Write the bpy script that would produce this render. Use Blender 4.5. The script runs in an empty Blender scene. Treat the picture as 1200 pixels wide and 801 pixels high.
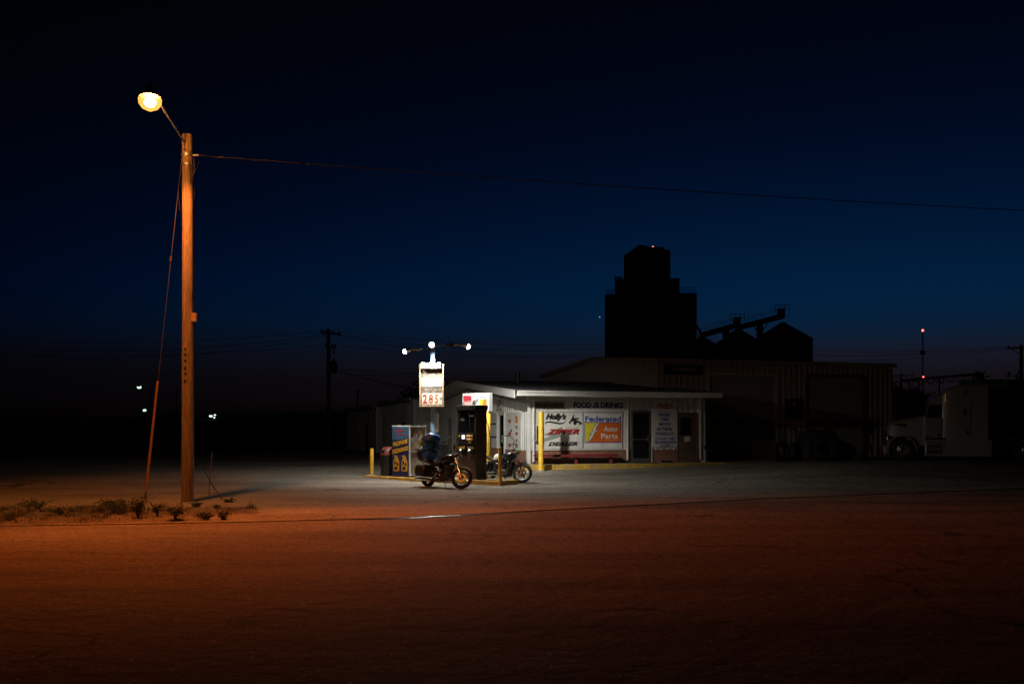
import bpy, math, random
from mathutils import Vector, Matrix
R = math.radians
random.seed(11)
sc = bpy.context.scene
col = sc.collection

# ------------------------------------------------------------------ camera
cd = bpy.data.cameras.new('camera')
cam = bpy.data.objects.new('camera', cd); col.objects.link(cam); sc.camera = cam
cam.location = (0, 0, 2.0); cam.rotation_euler = (math.pi/2, 0, 0)
cd.lens = 35.0; cd.sensor_width = 36.0; cd.shift_y = (500-400.5)/1200.0
cd.clip_start = 0.1; cd.clip_end = 9000

# ------------------------------------------------------------------ world: sun well below the horizon
w = bpy.data.worlds.new('World'); sc.world = w; w.use_nodes = True
wn, wl = w.node_tree.nodes, w.node_tree.links
bg = wn['Background']
sky = wn.new('ShaderNodeTexSky'); sky.sky_type = 'NISHITA'; sky.sun_disc = False
sky.sun_elevation = R(-7.2); sky.sun_rotation = R(21)
sky.altitude = 600; sky.air_density = 1.0; sky.dust_density = 2.0; sky.ozone_density = 3.0
geo = wn.new('ShaderNodeTexCoord'); sep = wn.new('ShaderNodeSeparateXYZ'); wl.new(geo.outputs['Generated'], sep.inputs[0])
ramp = wn.new('ShaderNodeValToRGB'); wl.new(sep.outputs['Z'], ramp.inputs[0])      # dusk air: violet low down, teal above it
for i, (p_, c_) in enumerate(((0.0, (.15, .18, .5)), (.045, (.21, .125, .15)), (.071, (.31, .2, .24)), (.101, (.16, .36, .48)), (.135, (.03, .5, .62)), (.227, (.2, .8, .68)), (.36, (.4, .83, .62)))):
    e_ = ramp.color_ramp.elements[i] if i < 2 else ramp.color_ramp.elements.new(p_)
    e_.position = p_; e_.color = (*c_, 1)
tint = wn.new('ShaderNodeMix'); tint.data_type = 'RGBA'; tint.blend_type = 'MULTIPLY'
tint.inputs[0].default_value = 1.0
wl.new(sky.outputs[0], tint.inputs[6]); wl.new(ramp.outputs[0], tint.inputs[7])
wl.new(tint.outputs[2], bg.inputs[0]); bg.inputs[1].default_value = 5.8

# ------------------------------------------------------------------ view
vs = sc.view_settings
vs.view_transform = 'Standard'; vs.look = 'None'; vs.gamma = 1.0; vs.exposure = 0.0
vs.use_curve_mapping = False
sc.cycles.use_denoising = True
sc.cycles.max_bounces = 6
sc.cycles.sample_clamp_indirect = 3.0
SODIUM = 6300.0      # watts of the street lamp
FLOOD = 950.0        # watts of each flood head

# ------------------------------------------------------------------ ground height
AL = R(18); CA, SA = math.cos(AL), math.sin(AL)
def ss(x, a, b):
    t = max(0.0, min(1.0, (x-a)/(b-a))); return t*t*(3-2*t)
def gz(x, y):
    v = -x*SA+y*CA; q = -.485*x+.875*y
    A = ss(v, 34.5, 42.5); B = ss(x, 3, 15)*ss(q, 22, 30)
    return .27*A+.45*B*(1-.6*A)
def uv(u, v, z=0.0):
    return Vector((u*CA-v*SA, u*SA+v*CA, z))

# ------------------------------------------------------------------ materials
def mat(name, c, rough=.6, metal=0.0, var=.14, vs=3.0, bump=0.0, bs=40.0, emit=0.0, ec=None, coat=0.0,
        dirt=None, dscale=1.2, damt=.5, spec=.5, stretch=None, alpha=None, trans=0.0):
    m = bpy.data.materials.new(name); m.use_nodes = True
    n, l = m.node_tree.nodes, m.node_tree.links
    b = n['Principled BSDF']
    b.inputs['Roughness'].default_value = rough; b.inputs['Metallic'].default_value = metal
    b.inputs['Specular IOR Level'].default_value = spec
    if coat: b.inputs['Coat Weight'].default_value = coat; b.inputs['Coat Roughness'].default_value = .08
    if trans: b.inputs['Transmission Weight'].default_value = trans
    tc = n.new('ShaderNodeTexCoord'); src = tc.outputs['Object']
    if stretch:
        mp = n.new('ShaderNodeMapping'); mp.inputs['Scale'].default_value = stretch
        l.new(src, mp.inputs[0]); src = mp.outputs[0]
    no = n.new('ShaderNodeTexNoise'); no.inputs['Scale'].default_value = vs; no.inputs['Detail'].default_value = 6
    no.inputs['Roughness'].default_value = .62
    l.new(src, no.inputs['Vector'])
    mr = n.new('ShaderNodeMapRange'); mr.inputs[1].default_value = .28; mr.inputs[2].default_value = .72
    mr.inputs[3].default_value = 1-var; mr.inputs[4].default_value = 1+var
    l.new(no.outputs['Fac'], mr.inputs[0])
    mx = n.new('ShaderNodeMix'); mx.data_type = 'RGBA'; mx.blend_type = 'MULTIPLY'; mx.inputs[0].default_value = 1
    mx.inputs[6].default_value = (*c, 1); l.new(mr.outputs[0], mx.inputs[7])
    out = mx.outputs[2]
    if dirt:
        d = n.new('ShaderNodeTexNoise'); d.inputs['Scale'].default_value = dscale; d.inputs['Detail'].default_value = 8
        d.inputs['Roughness'].default_value = .7; l.new(src, d.inputs['Vector'])
        r2 = n.new('ShaderNodeMapRange'); r2.inputs[1].default_value = .45; r2.inputs[2].default_value = .75
        r2.inputs[3].default_value = 0; r2.inputs[4].default_value = damt; l.new(d.outputs['Fac'], r2.inputs[0])
        m2 = n.new('ShaderNodeMix'); m2.data_type = 'RGBA'; l.new(r2.outputs[0], m2.inputs[0])
        l.new(out, m2.inputs[6]); m2.inputs[7].default_value = (*dirt, 1); out = m2.outputs[2]
    l.new(out, b.inputs['Base Color'])
    rr = n.new('ShaderNodeMapRange'); rr.inputs[3].default_value = max(.02, rough-.1); rr.inputs[4].default_value = min(1, rough+.12)
    l.new(no.outputs['Fac'], rr.inputs[0]); l.new(rr.outputs[0], b.inputs['Roughness'])
    if bump:
        bn = n.new('ShaderNodeTexNoise'); bn.inputs['Scale'].default_value = bs; bn.inputs['Detail'].default_value = 5
        l.new(src, bn.inputs['Vector'])
        bp = n.new('ShaderNodeBump'); bp.inputs['Strength'].default_value = bump; bp.inputs['Distance'].default_value = .02
        l.new(bn.outputs['Fac'], bp.inputs['Height']); l.new(bp.outputs[0], b.inputs['Normal'])
    if emit:
        b.inputs['Emission Color'].default_value = (*(ec or c), 1); b.inputs['Emission Strength'].default_value = emit
    return m

def ground_mat(name, cols, speck=0.0, streak=None, bump=.6, rough=.85, fine=90.0, crack=0.0, big=.12, speck_scale=55.0):
    """layered noise: big patches, middling stains, fine grain, light specks, wandering cracks"""
    m = bpy.data.materials.new(name); m.use_nodes = True
    n, l = m.node_tree.nodes, m.node_tree.links
    b = n['Principled BSDF']; b.inputs['Roughness'].default_value = rough; b.inputs['Specular IOR Level'].default_value = .3
    tc = n.new('ShaderNodeTexCoord'); P = tc.outputs['Object']
    def noise(scale, vec=P, det=6, ro=.6):
        t = n.new('ShaderNodeTexNoise'); t.inputs['Scale'].default_value = scale; t.inputs['Detail'].default_value = det
        t.inputs['Roughness'].default_value = ro; l.new(vec, t.inputs['Vector']); return t.outputs['Fac']
    def rng(fac, a, b_, c, d):
        r = n.new('ShaderNodeMapRange'); l.new(fac, r.inputs[0])
        for i, q in enumerate((a, b_, c, d)): r.inputs[i+1].default_value = q
        return r.outputs[0]
    def mixc(fac, a, c2, mode='MIX'):
        x = n.new('ShaderNodeMix'); x.data_type = 'RGBA'; x.blend_type = mode
        for sock, val in ((x.inputs[0], fac), (x.inputs[6], a), (x.inputs[7], c2)):
            if isinstance(val, (int, float)): sock.default_value = val
            elif isinstance(val, tuple): sock.default_value = (*val, 1)
            else: l.new(val, sock)
        return x.outputs[2]
    v = P
    if streak:
        mp = n.new('ShaderNodeMapping'); mp.inputs['Rotation'].default_value = (0, 0, -streak[0])
        mp.inputs['Scale'].default_value = (streak[1], streak[2], 1); l.new(P, mp.inputs[0]); v = mp.outputs[0]
    c = mixc(rng(noise(big), .35, .65, 0, 1), cols[0], cols[1])
    c = mixc(rng(noise(.55, v, 5, .6), .44, .68, 0, .9), c, cols[2])
    c = mixc(1.0, c, rng(noise(7.0, P, 5, .7), .3, .7, .66, 1.34), 'MULTIPLY')
    c = mixc(rng(noise(2.7, P, 8, .7), .5, .78, 0, .6), c, cols[0])
    c = mixc(rng(noise(fine, P, 3, .7), .3, .7, .72, 1.28), (0, 0, 0), c) if False else mixc(1.0, c, rng(noise(fine, P, 4, .75), .3, .7, .32, 1.68), 'MULTIPLY')
    h = noise(fine*.6, P, 6, .7)
    if crack:
        vo = n.new('ShaderNodeTexVoronoi'); vo.feature = 'DISTANCE_TO_EDGE'; vo.inputs['Scale'].default_value = crack
        wv = n.new('ShaderNodeMix'); wv.data_type = 'RGBA'; wv.blend_type = 'LINEAR_LIGHT'; wv.inputs[0].default_value = .9
        nt = n.new('ShaderNodeTexNoise'); nt.inputs['Scale'].default_value = .8; nt.inputs['Detail'].default_value = 7; l.new(P, nt.inputs['Vector'])
        l.new(P, wv.inputs[6]); l.new(nt.outputs['Color'], wv.inputs[7]); l.new(wv.outputs[2], vo.inputs['Vector'])
        k = rng(vo.outputs['Distance'], .0, .009, 1, 0)
        gate = rng(noise(.25, P, 2), .52, .58, 0, 1)
        mu = n.new('ShaderNodeMath'); mu.operation = 'MULTIPLY'; l.new(k, mu.inputs[0]); l.new(gate, mu.inputs[1])
        c = mixc(mu.outputs[0], c, (.012, .011, .01))
    if speck:
        vo = n.new('ShaderNodeTexVoronoi'); vo.inputs['Scale'].default_value = speck_scale; l.new(P, vo.inputs['Vector'])
        sp = n.new('ShaderNodeSeparateColor'); l.new(vo.outputs['Color'], sp.inputs[0])
        a = rng(vo.outputs['Distance'], .16, .26, 1, 0); g = rng(sp.outputs[0], 1-speck, 1-speck+.01, 0, 1)
        mu = n.new('ShaderNodeMath'); mu.operation = 'MULTIPLY'; l.new(a, mu.inputs[0]); l.new(g, mu.inputs[1])
        c = mixc(mu.outputs[0], c, (.62, .58, .5))
    l.new(c, b.inputs['Base Color'])
    bp = n.new('ShaderNodeBump'); bp.inputs['Strength'].default_value = bump; bp.inputs['Distance'].default_value = .02
    l.new(h, bp.inputs['Height'])
    b2 = n.new('ShaderNodeBump'); b2.inputs['Strength'].default_value = bump*.7; b2.inputs['Distance'].default_value = .12
    l.new(noise(2.6, P, 5, .6), b2.inputs['Height']); l.new(bp.outputs[0], b2.inputs['Normal'])
    l.new(b2.outputs[0], b.inputs['Normal'])
    return m

def wood_mat(name, c, c2):
    m = mat(name, c, .8, var=.45, vs=4, bump=.8, bs=10, stretch=(7, 7, .8), dirt=c2, dscale=1.6, damt=.95)
    return m

M = {}
M['field'] = ground_mat('dark_field', ((.035, .032, .018), (.05, .042, .026), (.022, .024, .012)), bump=.8, fine=30)
M['road'] = ground_mat('worn_asphalt', ((.125, .108, .094), (.18, .152, .125), (.066, .056, .048)), speck=.05, streak=(R(27), .2, 1.0), bump=1.0, fine=20, crack=.16, speck_scale=15)
M['lot'] = ground_mat('dusty_concrete', ((.2, .18, .15), (.26, .234, .19), (.105, .095, .08)), speck=.08, streak=(R(18), .3, 1.1), bump=.9, fine=24, crack=.11, speck_scale=22)
M['dirt'] = ground_mat('pale_dirt', ((.12, .094, .064), (.16, .126, .085), (.066, .052, .036)), speck=.12, bump=1.0, fine=22, big=.5, speck_scale=26)
M['pebble'] = mat('pale_pebble', (.3, .27, .22), .8, var=.5, vs=5)
M['walk'] = ground_mat('sidewalk_concrete', ((.32, .3, .27), (.38, .36, .32), (.2, .19, .17)), bump=.4, fine=70, crack=.3)
M['water'] = mat('gutter_water', (.03, .03, .03), .24, var=.2, bump=.35, bs=14, spec=1.0)
M['white'] = mat('white_steel', (.66, .67, .64), .45, var=.09, vs=2.2, bump=.06, bs=5, dirt=(.3, .27, .22), dscale=1.0, damt=.35)
M['siding'] = mat('ribbed_white_siding', (.6, .61, .58), .42, var=.08, vs=1.4, bump=.08, bs=3, dirt=(.32, .29, .24), dscale=.8, damt=.4)
M['oldsiding'] = mat('old_dull_siding', (.54, .54, .5), .6, var=.15, vs=1.0, dirt=(.18, .16, .13), dscale=.7, damt=.6)
M['gsiding'] = mat('garage_siding', (.46, .46, .43), .5, var=.1, vs=1.0, dirt=(.24, .21, .17), dscale=.5, damt=.5)
M['roof'] = mat('dark_metal_roof', (.09, .095, .1), .5, metal=.3, var=.2, vs=1.5)
M['trim'] = mat('white_trim', (.68, .68, .66), .45, var=.08, dirt=(.36, .33, .28), dscale=2.5, damt=.35)
M['brick'] = mat('red_brick', (.27, .125, .08), .85, var=.45, vs=7, bump=.4, bs=60)
M['mortar'] = mat('mortar', (.36, .33, .28), .95, var=.2, bump=.4, bs=50)
M['yellow'] = mat('yellow_paint', (.72, .44, .03), .5, var=.14, vs=4, bump=.15, bs=14, dirt=(.25, .18, .07), dscale=5, damt=.5)
M['curbyellow'] = mat('worn_yellow_kerb_paint', (.5, .31, .035), .75, var=.25, vs=5, bump=.5, bs=30, dirt=(.22, .2, .16), dscale=3.5, damt=.95)
M['red'] = mat('dark_red_paint', (.2, .022, .02), .55, var=.2, vs=4, bump=.2, bs=20, dirt=(.08, .03, .025), dscale=5, damt=.6)
M['glass'] = mat('dark_glass', (.01, .011, .012), .06, var=.1, spec=.8)
M['black'] = mat('black_paint', (.012, .012, .013), .28, var=.15, coat=.5)
M['matte'] = mat('matte_black', (.018, .018, .018), .75, var=.25, bump=.2, bs=50)
M['rubber'] = mat('tyre_rubber', (.02, .02, .02), .8, var=.25, bump=.35, bs=70)
M['chrome'] = mat('chrome', (.62, .6, .58), .16, metal=1.0, var=.08)
M['alu'] = mat('dull_aluminium', (.42, .41, .4), .38, metal=.9, var=.12, dirt=(.15, .13, .11), dscale=6, damt=.4)
M['engine'] = mat('dark_engine_case', (.17, .165, .16), .38, metal=.85, var=.2, dirt=(.04, .035, .03), dscale=7, damt=.6)
M['steel'] = mat('galvanised_steel', (.4, .41, .42), .45, metal=.8, var=.2, vs=9)
M['seat'] = mat('black_vinyl', (.014, .013, .013), .5, var=.2, bump=.25, bs=35)
M['bag'] = mat('blue_dry_bag', (.014, .1, .4), .42, var=.25, vs=6, bump=1.0, bs=7)
M['strap'] = mat('black_webbing', (.012, .012, .014), .8, var=.2)
M['lime'] = mat('lime_fabric', (.5, .62, .03), .7, var=.15)
M['cream'] = mat('cream_helmet', (.68, .64, .5), .3, var=.06, coat=.5)
M['blue_pole'] = mat('pale_blue_paint', (.28, .52, .76), .5, var=.2, vs=6, dirt=(.2, .18, .16), dscale=5, damt=.6)
M['signwhite'] = mat('sign_white', (.68, .68, .65), .5, var=.09, vs=2.4, bump=.1, bs=4, dirt=(.36, .33, .28), dscale=1.8, damt=.55)
M['rustframe'] = mat('rusty_sign_frame', (.42, .27, .14), .7, var=.3, vs=14, bump=.3, bs=40, dirt=(.18, .08, .03), dscale=8, damt=.7)
M['fadedpanel'] = mat('weathered_sign_panel', (.1, .075, .045), .7, var=.5, vs=22, bump=.2, bs=40, dirt=(.5, .47, .42), dscale=16, damt=.7)
M['digitred'] = mat('faded_red_digit', (.42, .03, .018), .55, var=.12)
M['digitorange'] = mat('faded_orange_digit', (.62, .16, .045), .55, var=.12)
M['navy'] = mat('navy_lettering', (.012, .022, .12), .55, var=.12)
M['ink'] = mat('black_lettering', (.01, .01, .011), .55, var=.12)
M['logored'] = mat('red_lettering', (.42, .025, .02), .55, var=.15)
M['brownink'] = mat('dark_brown_lettering', (.03, .012, .01), .6, var=.2)
M['sage'] = mat('grey_green_print', (.24, .3, .26), .55, var=.1)
M['signyellow'] = mat('print_yellow', (.62, .55, .03), .5, var=.08)
M['signorange'] = mat('print_orange', (.58, .13, .015), .5, var=.08)
M['signblue'] = mat('print_blue', (.03, .06, .33), .5, var=.1)
M['gold'] = mat('print_gold', (.62, .33, .03), .5, var=.1)
M['cageblue'] = mat('cage_blue_print', (.018, .026, .1), .45, var=.3, vs=1.1)
M['cagepale'] = mat('cage_pale_blue_print', (.05, .12, .22), .45, var=.25, vs=1.5)
M['mesh'] = mat('expanded_steel_mesh', (.5, .44, .33), .6, metal=.3, var=.2)
M['tank'] = mat('propane_cylinder_paint', (.55, .52, .42), .5, var=.15, dirt=(.3, .24, .1), dscale=5, damt=.4)
M['tankyellow'] = mat('cylinder_yellow_sleeve', (.5, .42, .05), .55, var=.12)
M['pumpdark'] = mat('dark_brown_pump_steel', (.1, .066, .048), .42, metal=.3, var=.2, vs=5)
M['pumpface'] = mat('black_pump_plastic', (.02, .019, .018), .35, var=.2)
M['screen'] = mat('lit_pump_screen', (.5, .7, .9), .3, emit=1.6, ec=(.62, .8, 1.0))
M['amber'] = mat('amber_glint_glow', (.6, .3, .08), .4, emit=.55, ec=(1.0, .5, .16))  # amber glow stands in for sodium light reflected on the pump steel
M['btnyellow'] = mat('grade_label_yellow', (.6, .42, .05), .5)
M['facewhite'] = mat('dimmed_sign_face', (.3, .3, .28), .5, var=.12, vs=3, dirt=(.16, .14, .12), dscale=3, damt=.5)  # sign white darkened to offset the strong flood light, plus dirt noise
M['facered'] = mat('dimmed_sign_red', (.2, .012, .02), .5, var=.12)  # red, orange and yellow darkened too, as the floods over-light this sign
M['faceorange'] = mat('dimmed_sign_orange', (.3, .07, .01), .5, var=.1)
M['faceyellow'] = mat('dimmed_sign_yellow', (.3, .25, .02), .5, var=.1)
M['wood'] = wood_mat('weathered_pole_wood', (.33, .235, .16), (.1, .065, .045))
M['oldwood'] = wood_mat('dark_pole_wood', (.07, .055, .045), (.03, .025, .02))
M['orangeguard'] = mat('faded_guy_guard', (.5, .2, .07), .6, var=.2, vs=9)
M['wire'] = mat('weathered_wire', (.16, .13, .11), .5, metal=.5, var=.2)
M['blackwire'] = mat('dark_wire', (.012, .012, .012), .7)
M['sodium'] = mat('lit_sodium_refractor', (1, .6, .3), .3, emit=1200, ec=(1.0, .34, .07))
M['refractor'] = mat('glowing_refractor_glass', (.012, .007, .004), .3, emit=2.0, ec=(1.0, .36, .07), spec=.1)
rn, rl = M['refractor'].node_tree.nodes, M['refractor'].node_tree.links
rm, rt = rn.new('ShaderNodeMixShader'), rn.new('ShaderNodeBsdfTransparent'); rm.inputs[0].default_value = .5
rl.new(rt.outputs[0], rm.inputs[1]); rl.new(rn['Principled BSDF'].outputs[0], rm.inputs[2]); rl.new(rm.outputs[0], rn['Material Output'].inputs['Surface'])
M['led'] = mat('lit_flood_lens', (1, 1, 1), .3, emit=14, ec=(1.0, .98, .93))
M['farled'] = mat('far_greenish_lamp', (.8, 1, .85), .3, emit=2.2, ec=(.5, 1.0, .62))
M['farwhite'] = mat('far_white_lamp', (1, 1, 1), .3, emit=2.0, ec=(.8, 1.0, .95))
M['farorange'] = mat('far_amber_lamp', (1, .6, .3), .3, emit=2.2, ec=(1, .45, .14))
M['beacon'] = mat('red_beacon', (1, .1, .08), .3, emit=7, ec=(1, .1, .07))
M['star'] = mat('star', (1, 1, 1), .3, emit=.5, ec=(.9, .92, 1))
M['concrete'] = mat('elevator_concrete', (.16, .155, .145), .9, var=.2, vs=.08, dirt=(.08, .075, .07), dscale=.05, damt=.6)
M['galv'] = mat('bin_steel', (.14, .145, .15), .55, metal=.5, var=.2, vs=.3)
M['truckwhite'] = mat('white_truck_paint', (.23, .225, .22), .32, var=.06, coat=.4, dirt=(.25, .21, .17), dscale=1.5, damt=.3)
M['green'] = mat('green_box_paint', (.04, .2, .13), .6, var=.2, vs=1)
M['rustbox'] = mat('rust_red_box_paint', (.12, .04, .025), .7, var=.25, vs=1)
M['leaf'] = mat('dark_leaf', (.05, .07, .022), .7, var=.4, vs=9)
M['weed'] = mat('dusty_weed_leaf', (.07, .1, .03), .75, var=.4, vs=12)
M['dry'] = mat('dry_grass', (.085, .085, .035), .8, var=.35, vs=8)
M['bark'] = mat('bark', (.05, .04, .032), .9, var=.3, vs=6, bump=.5)
M['browndoor'] = mat('worn_brown_door', (.13, .085, .055), .6, var=.25, vs=3, dirt=(.2, .16, .12), dscale=3, damt=.5)
M['paper'] = mat('paper', (.62, .62, .6), .8, var=.05)
M['doorgreen'] = mat('pale_door_panel', (.42, .43, .4), .5, var=.1, vs=1, dirt=(.24, .22, .18), dscale=.8, damt=.5)
M['jambred'] = mat('red_brown_jamb', (.18, .085, .065), .65, var=.2)
M['dustred'] = mat('faded_red_plastic', (.2, .045, .04), .5, var=.2)

# ------------------------------------------------------------------ mesh builder
def basis(d):
    d = Vector(d).normalized()
    a = Vector((0, 0, 1)) if abs(d.z) < .95 else Vector((1, 0, 0))
    s_ = d.cross(a).normalized(); t = s_.cross(d).normalized()
    return s_, t, d
class MB:
    def __init__(s, xf=None): s.v = []; s.f = []; s.xf = xf
    def add(s, vs, fs):
        o = len(s.v)
        s.v += [tuple(s.xf(Vector(p))) if s.xf else tuple(p) for p in vs]
        s.f += [tuple(i+o for i in f) for f in fs]; return s
    def box(s, c, d, rz=0.0, m=None):
        hx, hy, hz = d[0]/2, d[1]/2, d[2]/2; c = Vector(c)
        q = m if m else Matrix.Rotation(rz, 3, 'Z')
        vs = [c+q @ Vector((x, y, z)) for x in (-hx, hx) for y in (-hy, hy) for z in (-hz, hz)]
        return s.add(vs, [(0, 1, 3, 2), (4, 6, 7, 5), (0, 4, 5, 1), (2, 3, 7, 6), (0, 2, 6, 4), (1, 5, 7, 3)])
    def b2(s, x0, x1, y0, y1, z0, z1):
        return s.box(((x0+x1)/2, (y0+y1)/2, (z0+z1)/2), (x1-x0, y1-y0, z1-z0))
    def tube(s, p0, p1, r0, r1=None, n=10, caps=True):
        p0, p1 = Vector(p0), Vector(p1); r1 = r0 if r1 is None else r1
        a, b, _ = basis(p1-p0); vs = []
        for p, r in ((p0, r0), (p1, r1)):
            for i in range(n):
                t = 2*math.pi*i/n; vs.append(p+a*(r*math.cos(t))+b*(r*math.sin(t)))
        fs = [(i, (i+1) % n, n+(i+1) % n, n+i) for i in range(n)]
        if caps: fs += [tuple(range(n-1, -1, -1)), tuple(range(n, 2*n))]
        return s.add(vs, fs)
    def path(s, pts, r, n=8):
        pts = [Vector(p) for p in pts]; k = len(pts); rs = r if isinstance(r, (list, tuple)) else [r]*k
        rings = []; ref = None
        for i, p in enumerate(pts):
            d = (pts[min(i+1, k-1)]-pts[max(i-1, 0)]).normalized()
            if ref is None: a, b, _ = basis(d)
            else:
                a = (ref-d*ref.dot(d)).normalized(); b = d.cross(a).normalized()
            ref = a
            rings.append([p+a*(rs[i]*math.cos(2*math.pi*j/n))+b*(rs[i]*math.sin(2*math.pi*j/n)) for j in range(n)])
        return s.loft(rings)
    def loft(s, rings, caps=True, closed=False):
        n = len(rings[0]); vs = [p for r in rings for p in r]; fs = []
        k = len(rings)
        for i in range(k if closed else k-1):
            j2 = (i+1) % k
            for j in range(n): fs.append((i*n+j, i*n+(j+1) % n, j2*n+(j+1) % n, j2*n+j))
        if caps and not closed: fs += [tuple(range(n-1, -1, -1)), tuple(range((k-1)*n, k*n))]
        return s.add(vs, fs)
    def lathe(s, prof, o=(0, 0, 0), ax=(0, 0, 1), n=24, closed=False):
        a, b, d = basis(ax); o = Vector(o); rings = []
        for r, h in prof:
            rings.append([o+d*h+a*(r*math.cos(2*math.pi*j/n))+b*(r*math.sin(2*math.pi*j/n)) for j in range(n)])
        return s.loft(rings, caps=not closed, closed=closed)
    def prism(s, poly, y0, y1):           # polygon in xz, extruded along y
        n = len(poly)
        vs = [(p[0], y0, p[1]) for p in poly]+[(p[0], y1, p[1]) for p in poly]
        fs = [tuple(range(n)), tuple(range(2*n-1, n-1, -1))]+[(i, n+i, n+(i+1) % n, (i+1) % n) for i in range(n)]
        return s.add(vs, fs)
    def arc(s, o, r0, r1, a0, a1, y0, y1, n=14):    # curved strip in xz (mudguards)
        rings = []
        for i in range(n+1):
            t = a0+(a1-a0)*i/n; c_, s_ = math.cos(t), math.sin(t)
            rings.append([(o[0]+r1*c_, y0, o[1]+r1*s_), (o[0]+r1*c_, y1, o[1]+r1*s_), (o[0]+r0*c_, y1, o[1]+r0*s_), (o[0]+r0*c_, y0, o[1]+r0*s_)])
        return s.loft(rings)
    def sphere(s, o, r, n=12, sc=(1, 1, 1)):
        rings = []
        for i in range(1, n):
            t = math.pi*i/n
            rings.append([(o[0]+sc[0]*r*math.sin(t)*math.cos(2*math.pi*j/(2*n)), o[1]+sc[1]*r*math.sin(t)*math.sin(2*math.pi*j/(2*n)), o[2]-sc[2]*r*math.cos(t)) for j in range(2*n)])
        return s.loft(rings)
    def quad(s, a, b, c, d): return s.add([a, b, c, d], [(0, 1, 2, 3)])
    def mesh(s, name, m, smooth=False):
        me = bpy.data.meshes.new(name); me.from_pydata(s.v, [], s.f)
        if isinstance(m, str): m = M[m]
        me.materials.append(m); me.validate()
        if smooth:
            me.shade_smooth(); me.set_sharp_from_angle(angle=R(38))
        return me
    def build(s, name, m, parent=None, smooth=False, bevel=0.0, loc=None, rz=0.0, kind=None):
        o = bpy.data.objects.new(name, s.mesh(name, m, smooth)); col.objects.link(o)
        if parent is not None: o.parent = parent
        if loc is not None: o.location = loc
        o.rotation_euler.z = rz
        if bevel:
            b = o.modifiers.new('bevel', 'BEVEL'); b.width = bevel; b.segments = 2; b.limit_method = 'ANGLE'; b.angle_limit = R(40)
        if kind: o['kind'] = kind
        return o
def tag(o, label, cat, group=None):
    o['label'] = label; o['category'] = cat
    if group: o['group'] = group
    return o
def thing(name, label, cat, loc=(0, 0, 0), rz=0.0, group=None):
    o = bpy.data.objects.new(name, None); col.objects.link(o); o.empty_display_size = .2
    o.location = loc; o.rotation_euler = (0, 0, rz)
    return tag(o, label, cat, group)
def struct(o): o['kind'] = 'structure'; return o
def copy_tree(o, parent=None):
    c = o.copy(); col.objects.link(c); c.parent = parent
    for ch in list(o.children): copy_tree(ch, c)
    return c
def piece(name, me, parent, loc=(0, 0, 0), rz=0.0):
    o = bpy.data.objects.new(name, me); col.objects.link(o); o.parent = parent; o.location = loc; o.rotation_euler.z = rz
    return o
def text(body, wd, ht, m, parent, loc, shear=0.0, bold=.012, rz=0.0, name='lettering', space=1.0, depth=.0012, tilt=0.0):
    cu = bpy.data.curves.new('lettering', 'FONT'); cu.body = body; cu.size = 1; cu.offset = bold*1.15; cu.shear = shear
    cu.extrude = .02; cu.resolution_u = 3; cu.space_character = space; cu.align_x = 'CENTER'
    tmp = bpy.data.objects.new('tmp', cu); me = bpy.data.meshes.new_from_object(tmp)
    xs = [v.co.x for v in me.vertices]; ys = [v.co.y for v in me.vertices]
    x0, x1, y0, y1 = min(xs), max(xs), min(ys), max(ys)
    kx, ky = wd/(x1-x0), ht/(y1-y0)
    for v in me.vertices:
        x = (v.co.x-(x0+x1)/2)*kx; y = (v.co.y-(y0+y1)/2)*ky
        v.co = (x, -(v.co.z+.02)/.04*depth, y+x*tilt)
    me.materials.clear(); me.materials.append(M[m]); me.name = 'lettering'
    bpy.data.objects.remove(tmp); bpy.data.curves.remove(cu)
    o = bpy.data.objects.new(name, me); col.objects.link(o); o.parent = parent; o.location = loc; o.rotation_euler.z = rz
    return o
def flat(polys, m, parent, y, name='print', depth=.0012, rz=0.0):
    b = MB()
    for p in polys: b.prism(p, y-depth, y)
    return b.build(name, m, parent, rz=rz)
def rect(x0, x1, z0, z1): return [(x0, z0), (x1, z0), (x1, z1), (x0, z1)]

# ================================================================== THE SETTING
EDGE = [(-90, 9.0), (-40, 16.0), (-10.34, 20.12), (-7.89, 20.47), (-5.41, 21.03), (-2.62, 21.81), (0, 23.34), (3.26, 25.37),
        (7.14, 27.79), (13.16, 30.71), (16.67, 32.42), (40, 43.8), (90, 68)]
def edge(x):
    for (a, b), (c, d) in zip(EDGE, EDGE[1:]):
        if x <= c: return b+(d-b)*(x-a)/(c-a)
    return EDGE[-1][1]
def wob(x, y=0.0):
    return .5*math.sin(x*1.7+y*.6)+.3*math.sin(x*4.1+1.3-y*1.1)+.2*math.sin(x*9.7+2.1+y*2.3)
def sheet(xs, ys, zf):
    b = MB(); nx = len(xs)
    rows = []
    for i, x in enumerate(xs):
        yy = ys(x); rows.append([(x, y, zf(x, y)) for y in yy])
    n = len(rows[0])
    b.add([p for r in rows for p in r], [(i*n+j, (i+1)*n+j, (i+1)*n+j+1, i*n+j+1) for i in range(nx-1) for j in range(n-1)])
    return b
def lin(a, b, n): return [a+(b-a)*i/(n-1) for i in range(n)]
def spread(near, far, n):        # distances growing outwards
    return [near*(far/near)**(i/(n-1)) for i in range(n)]
out = spread(62, 1500, 14)
gx = [-q for q in reversed(out)]+lin(-60, 60, 121)+out
gy_ = [-400, -120, -40]+lin(-20, 110, 131)+[q+60 for q in out[3:]]
struct(sheet(gx, lambda x: gy_, lambda x, y: gz(x, y)-.05).build('ground', 'field', smooth=True))
lotx = lin(-46, 42, 177)
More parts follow.
